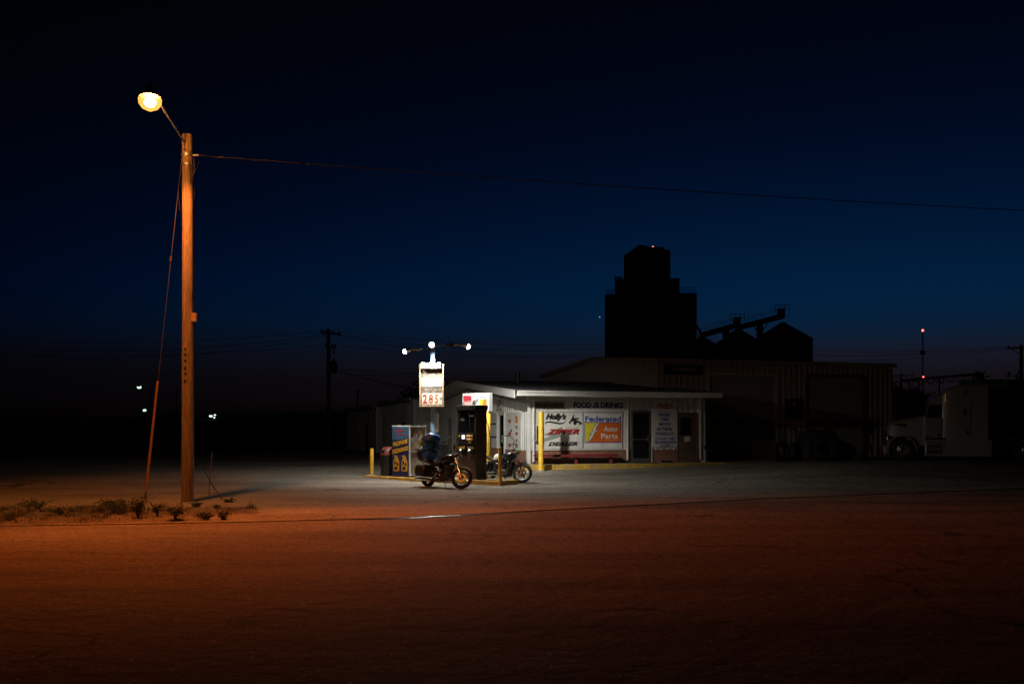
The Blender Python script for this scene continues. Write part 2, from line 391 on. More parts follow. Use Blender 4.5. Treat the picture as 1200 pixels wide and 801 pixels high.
struct(sheet(lotx, lambda x: [edge(x)+.07*ss(x, -3.6, -.8)]+[edge(x)+.07*ss(x, -3.6, -.8)+t for t in spread(.25, 46, 60)], lambda x, y: gz(x, y)+.012).build('parking_lot', 'lot', smooth=True))
struct(sheet(lin(-88, 88, 177), lambda x: lin(-24, edge(x), 40), lambda x, y: -.006-.04*ss(edge(x)-y, 0, 5)*(1-ss(edge(x)-y, 5, 12))).build('road', 'road', smooth=True))
# water lying in the gutter where the apron meets the road
b = MB(); L, Rr = [], []
for i in range(61):
    x = -3.4+3.6*i/60; k = math.sin(math.pi*i/60)**.6
    y = edge(x)-.02
    L.append((x, y-.24*k*(1+.35*wob(x*3)), .005)); Rr.append((x, y+.06*k*(1+.4*wob(x*2.2, 4)), .005))
b.add(L+Rr, [(i, i+1, 61+i+1, 61+i) for i in range(60)])
struct(b.build('gutter_puddle', 'water'))
# dirt verge round the street-light pole
def vz(x, y):
    e = edge(x); t = (y-e)
    far = 5.9+.9*wob(x*.6)+.5*wob(x*2.1, 1); rgt = ss(-x, 4.6+.5*wob(y*.9), 7.6+.6*wob(y*1.2, 2))
    k = ss(t, -.5+.35*wob(x*.9)+.2*wob(x*3.1, 2), .8)*(1-ss(t, far-2.6, far))*rgt
    return -.05+.105*k+.03*k*wob(x*2.3, y*2.3)+.022*k*wob(x*5.1, y*4.3)+.012*wob(x*8.3, y*7.1)
struct(sheet(lin(-46, -3.6, 260), lambda x: lin(edge(x)-.9, edge(x)+8, 60), vz).build('dirt_verge', 'dirt', smooth=True))

# ------------------------------------------------------------------ sidewalk of the store with a painted kerb
WZ = .40
def ubox(b, u0, u1, v0, v1, z0, z1): return b.b2(u0-13.95, u1-13.95, v0-40.7, v1-40.7, z0, z1)
b = MB(); ubox(b, 13.1, 22.9, 39.62, 40.9, .0, WZ)
o = struct(b.build('sidewalk', 'walk', bevel=.015)); o.location = uv(13.95, 40.7); o.rotation_euler.z = AL
kerb = o
for i in range(6):
    k0 = 13.1+i*1.64; b = MB(); ubox(b, k0+.006, k0+1.634, 39.44, 39.612, .0, WZ+.012+random.uniform(-.008, .008))
    b.build('kerb_stone', 'curbyellow', kerb, bevel=.025)

# ================================================================== STORE
S0 = uv(13.95, 40.7)
store = thing('store_building', 'low white ribbed-metal store with brick base, deep eaves and covered windows', 'store', S0, AL)
def clip_profile(u0, u1, pitch, rib, dep):
    """trapezoid ribs across [u0,u1]; returns (u, outward) points"""
    pts = [(u0, 0.0)]; k = math.floor(u0/pitch)-1
    while k*pitch < u1+pitch:
        c = k*pitch
        for du, dd in ((-rib, 0), (-rib*.55, dep), (rib*.55, dep), (rib, 0)):
            if u0+1e-4 < c+du < u1-1e-4: pts.append((c+du, dd))
        k += 1
    pts.append((u1, 0.0)); return pts
def panel(u0, u1, zb, zt, place, pitch=.305, rib=.045, dep=.03):
    """place(u,out,z)->local point; zb/zt functions of u"""
    pr = clip_profile(u0, u1, pitch, rib, dep); n = len(pr)
    vs = [place(u, d, zb(u)) for u, d in pr]+[place(u, d, zt(u)) for u, d in pr]+[place(u0, -.03, zb(u0)), place(u1, -.03, zb(u1)), place(u0, -.03, zt(u0)), place(u1, -.03, zt(u1))]
    fs = [(i, i+1, n+i+1, n+i) for i in range(n-1)]+[(2*n, 0, n, 2*n+2), (n-1, 2*n+1, 2*n+3, 2*n-1)]
    return MB().add(vs, fs)
def siding(parent, length, zb, zt, openings, place, m, w_=.915, pitch=.305):
    k = 0
    while k*w_ < length-.01:
        a, c = k*w_, min(length, (k+1)*w_); k += 1
        cuts = sorted({a, c}|{q for o_ in openings for q in o_[:2] if a < q < c})
        for p, q in zip(cuts, cuts[1:]):
            mid = (p+q)/2; segs = [(zb, zt)]
            for (o0, o1, h0, h1) in openings:
                if o0 <= mid <= o1:
                    ns = []
                    for lo, hi in segs:
                        if h0 > lo(mid)+.02: ns.append((lo, (lambda u, h=min(h0, hi(mid)): h)))
                        if h1 < hi(mid)-.02: ns.append(((lambda u, h=max(h1, lo(mid)): h), hi))
                    segs = ns
            for lo, hi in segs:
                if hi(mid)-lo(mid) > .02:
                    panel(p+.002, q-.002, lo, hi, place, pitch).build('siding_panel', m, parent)
front = lambda u, d, z: (u, -d, z)
BR = .985                    # top of the brick
# front wall openings: window boards, glass door, brown door
FO = [(.66, 4.56, BR, 2.72), (4.86, 5.86, 0, 2.76), (7.18, 8.14, 0, 2.62)]
siding(store, 8.55, lambda u: BR, lambda u: 3.40, FO, front, 'siding')
EZ = lambda v: (3.30+(v+1.5)*.0839) if v < 7.8 else (3.30+9.3*.0839-(v-7.8)*.0839)
endp = lambda v, d, z: (-d, v, z)
EO = [(3.2, 4.25, 0, 2.68), (.74, 2.92, .95, 2.64), (12.9, 13.9, 0, 2.5)]
siding(store, 16.4, lambda v: BR, lambda v: EZ(v), EO, endp, 'siding')
# solid core so nothing is see-through
b = MB(); b.b2(.05, 8.5, .06, 16.35, .1, 3.28); b.build('core_wall', 'oldsiding', store)
# brick base: every brick real, laid in running bond with recessed mortar
def bricks(b, u0, u1, z0, z1, place, soldier=True):
    top = z1-.2 if soldier else z1
    h = .0665; r = 0; z = z0
    while z+.057 < top+.02:
        off = -.1 if r % 2 else 0.0; u = u0+off
        while u < u1-.01:
            a, c = max(u, u0), min(u+.194, u1)
            if c-a > .03:
                d = random.uniform(-.003, .004)
                p = [place(a, -.04, z), place(c, -.04, z), place(c, -.04, z+.057), place(a, -.04, z+.057)]
                q = [place(a, .012+d, z), place(c, .012+d, z), place(c, .012+d, z+.057), place(a, .012+d, z+.057)]
                b.add(p+q, [(4, 5, 6, 7), (0, 1, 5, 4), (1, 2, 6, 5), (2, 3, 7, 6), (3, 0, 4, 7)])
            u += .204
        z += h; r += 1
    if soldier:
        u = u0
        while u < u1-.02:
            c = min(u+.058, u1); d = random.uniform(.016, .026)
            p = [place(u, -.04, z), place(c, -.04, z), place(c, -.04, z1), place(u, -.04, z1)]
            q = [place(u, d, z), place(c, d, z), place(c, d, z1-.01), place(u, d, z1-.01)]
            b.add(p+q, [(4, 5, 6, 7), (0, 1, 5, 4), (1, 2, 6, 5), (2, 3, 7, 6), (3, 0, 4, 7)]); u += .068
b = MB()
for a, c in ((.0, 4.84), (5.9, 7.16), (8.16, 8.5)): bricks(b, a, c, WZ, BR, front)
for a, c in ((.02, 3.18), (4.27, 12.8)): bricks(b, a, c, .22, BR, endp)
b.build('brickwork', 'brick', store, kind='stuff')
for a, c in ((.02, 4.83), (5.91, 7.15), (8.17, 8.49)): MB().b2(a, c, -.003, .05, .2, BR-.01).build('mortar_backing', 'mortar', store)
for a, c in ((.06, 3.17), (4.28, 12.79)): MB().b2(-.003, .045, a, c, .2, BR-.01).build('mortar_backing', 'mortar', store)
# trims
def trim(x0, x1, y0, y1, z0, z1, name='trim', m='trim', p=store): return MB().b2(x0, x1, y0, y1, z0, z1).build(name, m, p, bevel=.006)
trim(-.06, .10, -.065, .10, WZ, 3.3, 'corner_post')
trim(.6, 4.62, -.075, .0, 2.66, 2.73, 'window_head')
trim(.6, 4.62, -.09, .0, BR, 1.04, 'window_sill')
trim(.6, .68, -.07, .0, 1.045, 2.655, 'window_jamb'); trim(4.5, 4.6, -.07, .0, 1.045, 2.655, 'window_jamb')
trim(8.42, 8.58, -.05, .1, WZ, 3.3, 'corner_post')
trim(5.862, 5.9, -.06, .0, WZ, 2.78, 'door_jamb')
for x in (4.66, 8.3): MB().tube((x, -.09, WZ+.12), (x, -.09, 3.3), .045, n=8).build('downspout', 'trim', store, smooth=True)
MB().tube((.22, -.1, WZ+.1), (.22, -.1, 3.3), .05, n=10).build('downspout', 'trim', store, smooth=True)
# glass door
d = MB()
for q in ((4.88, 4.96, WZ+.02, 2.74), (5.76, 5.84, WZ+.02, 2.74), (4.962, 5.758, 2.62, 2.74), (4.962, 5.758, WZ+.02, WZ+.2), (4.962, 5.758, 1.42, 1.47)):
    d.b2(q[0], q[1], -.05, .02, q[2], q[3])
gd = d.build('glass_door', 'alu', store)
for z0, z1 in ((WZ+.2, 1.42), (1.47, 2.62)): MB().b2(4.955, 5.765, -.012, -.004, z0, z1).build('pane', 'glass', gd)
MB().b2(5.66, 5.73, -.11, -.052, 1.35, 1.62).build('push_handle', 'alu', gd)
MB().b2(4.9, 5.83, .03, .05, WZ, 2.74).build('dark_interior', 'matte', gd)
# brown side door with a small window and a notice
bd = MB().b2(7.21, 8.11, -.03, .02, WZ+.01, 2.58).build('plain_door', 'browndoor', store, bevel=.008)
MB().b2(7.3, 7.86, -.042, -.031, 1.62, 2.44).build('pane', 'glass', bd)
MB().b2(7.52, 7.8, -.040, -.031, 1.34, 1.57).build('notice', 'paper', bd)
MB().tube((7.98, -.03, 1.4), (7.98, -.09, 1.4), .03).build('knob', 'alu', bd, smooth=True)
trim(7.13, 7.19, -.05, .0, WZ, 2.66, 'door_jamb', 'jambred'); trim(8.13, 8.19, -.05, .0, WZ, 2.66, 'door_jamb', 'jambred'); trim(7.192, 8.128, -.05, .0, 2.59, 2.66, 'door_head', 'jambred')
# end wall: glass door, sticker board
d = MB()
for q in ((3.22, 3.32, WZ-.1, 2.66), (4.12, 4.22, WZ-.1, 2.66), (3.322, 4.118, 2.55, 2.66), (3.322, 4.118, WZ-.1, WZ+.1)): d.b2(-.06, .02, q[0], q[1], q[2], q[3])
ed = d.build('side_glass_door', 'trim', store)
MB().b2(-.012, -.004, 3.31, 4.13, WZ+.09, 2.56).build('pane', 'glass', ed)
MB().tube((-.09, 3.45, 1.25), (-.09, 3.45, 1.6), .018).build('pull_handle', 'alu', ed)
MB().b2(-.02, .02, 12.95, 13.85, .3, 2.45).build('service_door', 'trim', store, bevel=.01)
# roof: two ribbed slopes, fascias and soffits
RU0, RU1, RV0, RVR, RV1 = -1.11, 8.6, -1.5, 7.8, 17.1
rz = lambda v: 3.52+(v-RV0)*.0839 if v <= RVR else 3.52+(RVR-RV0)*.0839-(v-RVR)*.0839
for va, vb in ((RV0, RVR), (RVR, RV1)):
    pr = clip_profile(RU0, RU1, .305, .03, .035); n = len(pr)
    b = MB(); b.add([(u, va, rz(va)+d) for u, d in pr]+[(u, vb, rz(vb)+d) for u, d in pr], [(i, i+1, n+i+1, n+i) for i in range(n-1)])
    b.build('roof_slope', 'roof', store)
MB().prism([(RU0, 0), (RU1, 0), (RU1, .05), (RU0, .05)], -.12, .12).build('ridge_cap', 'roof', store, loc=(0, RVR, rz(RVR)+.02))
# soffit slabs under the slopes
def slab(u0, u1, va, vb, t0, t1, m, name):
    b = MB(); vs = []
    for u in (u0, u1):
        for v in (va, vb):
            for t in (t0, t1): vs.append((u, v, rz(v)+t))
    b.add(vs, [(0, 1, 3, 2), (4, 6, 7, 5), (0, 4, 5, 1), (2, 3, 7, 6), (0, 2, 6, 4), (1, 5, 7, 3)])
    return b.build(name, m, store)
MB().b2(RU0+.06, RU1-.02, RV0+.06, -.07, 3.30, 3.33).build('front_soffit', 'siding', store)
k = 0
v = RV0+.08
while v < RV1-.3:       # the soffit boards under the left verge
    vb = min(v+.46, RV1-.1)
    if not (v < RVR < vb): slab(RU0+.06, -.07, v+.012, vb-.006, -.20, -.17+.012*(k % 2), 'siding', 'soffit_panel')
    v += .46; k += 1
slab(RU0+.02, RU1-.02, RV0+.02, RVR, -.16, -.012, 'roof', 'roof_deck'); slab(RU0+.02, RU1-.02, RVR, RV1-.02, -.16, -.012, 'roof', 'roof_deck')
MB().b2(RU0+.11, RU1, RV0-.04, RV0, 3.30, 3.51).build('front_fascia', 'trim', store, bevel=.008)
MB().b2(RU0+.11, RU1, RV0-.1, RV0-.042, 3.43, 3.515).build('gutter', 'trim', store, bevel=.015)
for va, vb in ((RV0-.02, RVR), (RVR, RV1)):
    b = MB(); vs = []
    for u in (RU0-.03, RU0+.02):
        for v in (va, vb):
            for t in (-.22-.1*(v < 0), .02): vs.append((u, v, rz(v)+t))
    b.add(vs, [(0, 1, 3, 2), (4, 6, 7, 5), (0, 4, 5, 1), (2, 3, 7, 6), (0, 2, 6, 4), (1, 5, 7, 3)])
    b.build('verge_board', 'trim', store)
MB().tube((1.6, 6.2, rz(6.2)), (1.6, 6.2, rz(6.2)+.55), .12, n=10).build('roof_vent', 'roof', store, smooth=True)

# ================================================================== GARAGE
G0 = uv(21.34, 43.2)
gar = thing('garage_building', 'tall dark garage with two roll-up doors and a low gable, right of the store', 'garage', G0, AL)
GF, GB = .42, 5.23
GO = [(2.78, 6.5, 0, 4.55), (8.32, 11.74, 0, 4.58)]
siding(gar, 13.42, lambda u: GF-.2, lambda u: GB, GO, front, 'gsiding')
gt = lambda v: GB+min(v, 15.9-v)*.069
siding(gar, 15.9, lambda v: .2, gt, [], endp, 'gsiding')
b = MB(); b.prism([(.05, .1), (13.37, .1), (13.37, GB-.03), (.05, GB-.03)], .05, 15.85); b.build('core_wall', 'gsiding', gar)
b = MB(); b.add([(.04, .05, GB-.04), (.04, 7.95, gt(7.95)-.04), (.04, 15.85, GB-.04), (13.38, .05, GB-.04), (13.38, 7.95, gt(7.95)-.04), (13.38, 15.85, GB-.04)],
    [(0, 1, 2), (3, 5, 4), (0, 3, 4, 1), (1, 4, 5, 2), (0, 2, 5, 3)]); b.build('gable_core', 'gsiding', gar)
for va, vb, za, zb_ in ((-.22, 7.95, GB-.005, gt(7.95)+.02), (7.95, 16.1, gt(7.95)+.02, GB-.005)):
    pr = clip_profile(-.2, 13.62, .61, .04, .04); n = len(pr)
    b = MB(); b.add([(u, va, za+d+.03) for u, d in pr]+[(u, vb, zb_+d+.03) for u, d in pr], [(i, i+1, n+i+1, n+i) for i in range(n-1)])
    b.build('roof_slope', 'roof', gar)
trim(-.2, 13.62, -.24, -.19, GB-.14, GB+.055, 'eave_fascia', 'gsiding', gar)
MB().prism([(-.18, GB-.13), (13.6, GB-.13), (13.6, GB-.1), (-.18, GB-.1)], -.188, -.035).build('eave_soffit', 'gsiding', gar)
for va, vb, za, zb_ in ((-.2, 7.95, GB, gt(7.95)), (7.95, 16.1, gt(7.95), GB)):
    b = MB(); vs = [(u, v, z+t) for u in (-.24, -.19) for v, z in ((va, za), (vb, zb_)) for t in (-.16, .06)]
    b.add(vs, [(0, 1, 3, 2), (4, 6, 7, 5), (0, 4, 5, 1), (2, 3, 7, 6), (0, 2, 6, 4), (1, 5, 7, 3)]); b.build('verge_board', 'gsiding', gar)
trim(13.36, 13.5, -.06, .1, .2, GB-.15, 'corner_post', 'gsiding', gar)
def rollup(x0, x1, z1, m, jm, wins):
    n = 8; h = (z1-GF)/n
    dr = MB().b2(x0, x1, .07, .09, GF, z1).build('roll_up_door', m, gar)
    for i in range(n):
        z = GF+i*h; b = MB()
        if i == 3:
            xs = [x0]+[q for w_ in wins for q in w_]+[x1]
            for a, c in zip(xs[0::2], xs[1::2]): b.b2(a, c, .02, .06, z+.006, z+h-.006)
            for a, c in wins: b.b2(a, c, .02, .06, z+.006, z+.12); b.b2(a, c, .02, .06, z+h-.12, z+h-.006)
        else:
            b.b2(x0, x1, .02, .06, z+.006, z+h-.006)
            b.b2(x0+.02, x1-.02, .005, .02, z+h*.3, z+h*.36); b.b2(x0+.02, x1-.02, .005, .02, z+h*.64, z+h*.7)
        b.build('door_section', m, dr, bevel=.004)
    for a, c in wins: MB().b2(a, c, .03, .04, GF+3*h+.12, GF+4*h-.12).build('pane', 'glass', dr)
    trim(x0-.14, x0-.004, -.06, .0, GF-.1, z1+.12, 'door_jamb', jm, gar); trim(x1+.004, x1+.2, -.06, .0, GF-.1, z1+.12, 'door_jamb', jm, gar); trim(x0, x1, -.06, .0, z1+.004, z1+.12, 'door_head', jm, gar)
rollup(2.82, 6.46, 4.53, 'doorgreen', 'trim', [(2.98, 3.6), (4.28, 4.98), (5.64, 6.34)])
rollup(8.36, 11.70, 4.55, 'doorgreen', 'jambred', [(8.56, 9.22), (9.78, 10.44), (10.94, 11.6)])

# ================================================================== WINGS BEHIND THE STORE ON THE LEFT
def wing(name, label, u0, u1, v0, v1, zt, pitch=.305, green=False):
    t = thing(name, label, 'shed', uv(u0, v0), AL)
    zb = .1
    sl = lambda v: zt
    siding(t, v1-v0, lambda v: zb, sl, [((v1-v0)*.25, (v1-v0)*.25+1.0, 0, 2.3)], endp, 'oldsiding', pitch=pitch)
    siding(t, u1-u0, lambda u: zb, sl, [(.25, 1.2, 0, 2.35)], front, 'oldsiding', pitch=pitch)
    MB().b2(.05, u1-u0-.05, .05, v1-v0-.05, .1, zt-.02).build('core_wall', 'oldsiding', t)
    MB().b2(.28, 1.17, -.03, .02, .15, 2.3).build('door', 'trim', t, bevel=.01)
    MB().b2(-.02, .02, (v1-v0)*.25+.03, (v1-v0)*.25+.97, .15, 2.26).build('door', 'browndoor', t, bevel=.01)
    b = MB(); vs = [(u, v, zt+.02+.055*u+dz) for u in (-.25, u1-u0) for v in (-.2, v1-v0+.2) for dz in (0, .09)]
    b.add(vs, [(0, 1, 3, 2), (4, 6, 7, 5), (0, 4, 5, 1), (2, 3, 7, 6), (0, 2, 6, 4), (1, 5, 7, 3)]); b.build('roof', 'roof', t)
    MB().b2(-.3, -.252, -.2, v1-v0+.2, zt-.1, zt+.115).build('fascia', 'oldsiding', t)
    MB().b2(-.06, .08, -.06, .08, zb, zt-.02).build('corner_post', 'trim', t)
    return t
wing('storage_shed', 'long grey metal shed adjoining the back of the store', 12.6, 17.5, 57.4, 67.4, 3.62)
wing('storage_shed', 'lower dark shed at the far left end of the buildings', 12.35, 16.6, 68.2, 82.0, 3.40, pitch=.61)

# ================================================================== SIGNS ON THE BUILDINGS
def wall_thing(name, label, cat, u, z, v=-.0, group=None): return thing(name, label, cat, uv(13.95+u, 40.7+v, z), AL, group)
def end_thing(name, label, cat, v, z, off=0.0, group=None): return thing(name, label, cat, uv(13.95-off, 40.7+v, z), AL-math.pi/2, group)
def board(t, x0, x1, z0, z1, m='signwhite', y0=-.05, y1=-.012, name='board'): return MB().b2(x0, x1, y0, y1, z0, z1).build(name, m, t, bevel=.004)
def ribbon(pts, ws):
    """polygon of varying width along a polyline in xz"""
    Lp, Rp = [], []
    for i, p in enumerate(pts):
        a = pts[max(0, i-1)]; c = pts[min(len(pts)-1, i+1)]
        dx, dz = c[0]-a[0], c[1]-a[1]; q = math.hypot(dx, dz) or 1
        Lp.append((p[0]-dz/q*ws[i]/2, p[1]+dx/q*ws[i]/2)); Rp.append((p[0]+dz/q*ws[i]/2, p[1]-dx/q*ws[i]/2))
    return [[Rp[i], Rp[i+1], Lp[i+1], Lp[i]] for i in range(len(pts)-1)]
def disc(x, z, r, n=12): return [(x+r*math.cos(2*math.pi*i/n), z+r*math.sin(2*math.pi*i/n)) for i in range(n)]

# mower dealer sign in the left window
t = wall_thing('window_sign', 'white window board with black script, red slanted ZIPPER and DEALER', 'sign', .72, 1.06)
W, Hh = 1.80, 1.58
board(t, 0, W, 0, Hh)
text("Holly's", .98, .34, 'ink', t, (.56, -.051, 1.36), shear=.35, bold=.075)
sw = [(.1, 1.05), (.06, 1.1), (.12, 1.145), (.3, 1.16), (.52, 1.12), (.74, 1.085), (.9, 1.1), (1.0, 1.18), (1.04, 1.28)]
flat(ribbon(sw, [.02, .05, .06, .07, .08, .075, .055, .03, .012]), 'ink', t, -.051, 'swash')
mw = [rect(1.24, 1.52, 1.19, 1.3), rect(1.4, 1.66, 1.12, 1.22), [(1.2, 1.16), (1.34, 1.42), (1.4, 1.42), (1.3, 1.16)], rect(1.42, 1.62, 1.27, 1.34), disc(1.2, 1.14, .055), disc(1.44, 1.11, .085), disc(1.69, 1.1, .07), [(1.32, 1.3), (1.36, 1.5), (1.39, 1.5), (1.4, 1.3)]]
for q in mw: flat([q], 'ink', t, -.051-.0004*mw.index(q), 'mower_picture')
flat([[(0, .62), (.42, .74), (.86, .98), (.84, .86), (.44, .68), (.84, .55), (.5, .42), (0, .3), (0, .44), (.3, .54), (0, .6)]], 'sage', t, -.0505, 'lightning_flash')
text('ZIPPER', 1.53, .24, 'ink', t, (.9, -.0524, .73), shear=.4, bold=.045, name='lettering_shadow', space=1.12)
text('ZIPPER', 1.5, .215, 'logored', t, (.87, -.0540, .74), shear=.4, bold=.03, space=1.12)
text('commercial mowers', .62, .05, 'ink', t, (1.28, -.051, .915), shear=.3, bold=.0)
text('DEALER', 1.4, .185, 'ink', t, (.88, -.051, .2), shear=.4, bold=.06, space=1.1)
# auto parts sign in the right window
t = wall_thing('window_sign', 'window board with blue heading over yellow and orange Auto Parts panel', 'sign', 2.58, 1.06)
W, Hh = 1.84, 1.57
board(t, 0, W, 0, Hh)
text('Federated', 1.72, .235, 'signblue', t, (.92, -.051, 1.30), bold=.03)
flat([rect(.02, 1.80, .235, 1.165)], 'signblue', t, -.0505, 'panel_border')
flat([rect(.05, 1.77, .27, 1.13)], 'signorange', t, -.052, 'panel_orange')
flat([[(.05, .27), (.2, .27), (.38, .5), (.5, .8), (.66, 1.13), (.05, 1.13)]], 'signyellow', t, -.0535, 'panel_yellow')
fc = [(.14, .27), (.28, .4), (.4, .58), (.46, .74), (.52, .9), (.6, 1.03), (.72, 1.12)]
flat(ribbon(fc, [.06, .11, .14, .15, .14, .12, .05]), 'navy', t, -.055, 'emblem_outline')
flat(ribbon([(.3, .6), (.46, .74), (.7, .82)], [.1, .1, .03]), 'navy', t, -.0552, 'emblem_outline')
flat(ribbon(fc, [.03, .07, .1, .11, .1, .08, .02]), 'signwhite', t, -.0568, 'emblem')
flat(ribbon([(.32, .63), (.46, .74), (.66, .8)], [.05, .06, .02]), 'signwhite', t, -.0570, 'emblem')
text('Auto', .66, .235, 'signwhite', t, (1.27, -.0535, .86), bold=.015)
text('Parts', .8, .235, 'signwhite', t, (1.22, -.0535, .54), bold=.015)
text('Quality & Service', .55, .045, 'signwhite', t, (1.3, -.0535, .36), bold=.0)
# food and drinks
t = wall_thing('wall_sign', 'long white FOOD & DRINKS board above the window', 'sign', 2.0, 2.765)
board(t, 0, 2.55, 0, .39, y0=-.07, y1=-.034)
text('FOOD', .84, .275, 'navy', t, (.5, -.071, .195), bold=.05); text('&', .34, .285, 'navy', t, (1.17, -.071, .195), bold=.022, shear=.15); text('DRINKS', 1.1, .275, 'navy', t, (1.92, -.071, .195), bold=.05)
# dark lettered sign in the shade of the eaves
t = wall_thing('wall_sign', 'narrow tan board with dark brown lettering under the eave by the corner', 'sign', .26, 2.79)
MB().b2(0, 1.4, -.06, -.034, 0, .3).build('board', 'fadedpanel', t, bevel=.004)
text('Burgess Mart', 1.24, .17, 'brownink', t, (.7, -.061, .16), bold=.03)
# services list
t = wall_thing('wall_sign', 'tall white services list with blue lettering beside the glass door', 'sign', 5.9, 1.09)
board(t, 0, 1.24, 0, 2.1, y0=-.07, y1=-.034)
text("Holly's", .78, .24, 'logored', t, (.6, -.071, 1.89), shear=.35, bold=.03)
flat(ribbon([(.24, 1.74), (.5, 1.77), (.8, 1.74), (1.02, 1.78), (1.06, 1.9)], [.02, .05, .05, .035, .01]), 'logored', t, -.071, 'swash')
text('Serving you & your repair', 1.1, .06, 'ink', t, (.62, -.071, 1.63), shear=.2, bold=.005)
for i, (s_, wd) in enumerate((('BRAKES', .55), ('TIRES', .42), ('SERVICE', .6), ('BATTERIES', .76), ('HYDRAULICS', .9))):
    text(s_, wd, .15, 'signblue', t, (.6, -.071, 1.465-.215*i), bold=.065, space=1.3)
for s_, wd, z in (('COOLANT AND', .96, .385), ('TRANSMISSION', 1.1, .22), ('FLUSH', .42, .07)):
    text(s_, wd, .13, 'signblue', t, (.62, -.071, z), bold=.06, space=1.3)
# tyre maker's board and blue board on the garage
t = thing('wall_sign', 'black tyre sign with orange emblem high on the garage wall', 'sign', uv(21.70, 43.2, 4.53), AL)
MB().b2(0, 2.02, -.07, -.034, 0, .45).build('board', 'black', t, bevel=.004)
text('HANKOOK', 1.16, .17, 'signwhite', t, (1.16, -.071, .24), shear=.25, bold=.03)
flat([[(.28, .2), (.42, .33), (.55, .35), (.45, .22)], [(.36, .14), (.47, .2), (.56, .32), (.52, .17)]], 'signorange', t, -.071, 'emblem')
t = thing('wall_sign', 'square navy board hung between the two roll-up doors', 'sign', uv(28.43, 43.2, 2.4), AL)
MB().b2(0, .98, -.07, -.034, 0, 1.02).build('board', 'navy', t, bevel=.004)
flat([disc(.48, .78, .12)], 'signorange', t, -.071, 'emblem'); flat([rect(.18, .8, .42, .5), rect(.26, .72, .24, .3)], 'signblue', t, -.071, 'faded_print')
# end wall: sticker board, small sign, blank boards
t = end_thing('notice_board', 'pale board with rows of small brand stickers on the side wall', 'board', 2.9, .97)
MB().b2(0, 2.12, -.06, .02, 0, 1.66).build('board', 'signwhite', t, bevel=.006)
for i, (x, z, a, h, m1, m2) in enumerate(((.5, 1.3, .34, .13, 'logored', 'signblue'), (1.5, 1.36, .32, .3, 'signorange', 'signyellow'), (1.5, 1.02, .26, .14, 'fadedpanel', 'ink'), (.5, .72, .34, .16, 'logored', 'signblue'), (1.5, .74, .36, .13, 'logored', 'navy'), (.5, .2, .3, .16, 'logored', 'ink'), (1.5, .2, .32, .18, 'logored', 'signwhite'))):
    flat([rect(x-a/2, x+a/2, z-h/2, z+h/2)], m1, t, -.061, 'sticker'); flat([[(x-a*.3, z-h*.3), (x+a*.3, z-h*.1), (x+a*.2, z+h*.25)], [(x-a*.46, z-h*.7), (x+a*.1, z-h*.62), (x+a*.4, z-h*.54)]], m2, t, -.0628, 'sticker_print')
t = end_thing('wall_sign', 'small white sign with a black tick above the side door', 'sign', 4.5, 2.74)
MB().b2(0, .98, -.06, -.03, 0, .6).build('board', 'signwhite', t, bevel=.004)
flat(ribbon([(.18, .3), (.3, .2), (.5, .28), (.8, .46)], [.02, .09, .06, .03]), 'ink', t, -.061, 'tick')
text('Holly', .6, .16, 'logored', t, (.52, -.061, .46), shear=.3, bold=.02); text('OPEN 24 HR', .76, .08, 'logored', t, (.5, -.061, .08), bold=.02)
t = end_thing('blank_board', 'blank pale board leaning flat on the side wall behind the yellow post', 'board', 5.5, 1.0)
MB().b2(0, 1.1, -.06, .0, 0, 1.66).build('panel', 'signwhite', t, bevel=.006); MB().b2(.02, 1.08, -.09, -.062, .5, .56).build('rail', 'navy', t); MB().b2(.02, 1.08, -.09, -.062, 1.12, 1.18).build('rail', 'navy', t)
# wall box beside the left window
t = wall_thing('meter_box', 'small dark box with green label on the wall by the corner', 'box', .38, 1.42)
MB().b2(0, .22, -.2, -.034, 0, .62).build('cabinet', 'pumpface', t, bevel=.01); MB().b2(.02, .2, -.206, -.201, .2, .44).build('label_plate', 'lime', t); MB().b2(-.12, .24, -.22, -.034, -.05, -.01).build('shelf', 'steel', t)
# valve on the wall near the right end
t = wall_thing('standpipe', 'dark pipe valve standing by the right corner of the store', 'valve', 8.52, WZ, -.3)
b = MB(); b.tube((0, 0, 0), (0, 0, .62), .035); b.build('riser', 'matte', t, smooth=True)
MB().lathe([(.02, -.02), (.14, -.02), (.14, .02), (.02, .02)], (0, 0, .66), (0, 1, .0), 14).build('handwheel', 'matte', t); MB().tube((-.05, 0, .55), (.24, -.06, .5), .05, .06).build('outlet', 'matte', t, smooth=True)
tag(MB().b2(-.55, .55, -.34, .3, 0, .016).build('door_mat', 'matte', loc=uv(13.95+5.4, 40.7-.5, WZ+.002), rz=AL), 'black mat lying before the glass door', 'mat')

# ------------------------------------------------------------------ red bench under the windows
t = wall_thing('bench', 'long dark red plank bench under the store windows', 'bench', .15, WZ, -.62)
for i in range(2): MB().b2(0, 3.85, .0+.2*i, .185+.2*i, .37, .415).build('seat_plank', 'red', t, bevel=.006)
MB().b2(.02, 3.83, -.02, .0, .30, .40).build('apron', 'red', t, bevel=.005)
for x in (.28, 1.9, 3.55):
    MB().prism([(x-.05, .0), (x+.05, 0), (x+.05, .37), (x-.05, .37)], .12, .26).build('leg', 'red', t, bevel=.006)
    MB().add([(x-.03, .02, .0), (x+.03, .02, 0), (x+.03, .09, 0), (x-.03, .09, 0), (x-.03, .14, .34), (x+.03, .14, .34), (x+.03, .2, .34), (x-.03, .2, .34)],
             [(0, 1, 5, 4), (1, 2, 6, 5), (2, 3, 7, 6), (3, 0, 4, 7), (0, 3, 2, 1), (4, 5, 6, 7)]).build('brace', 'red', t)
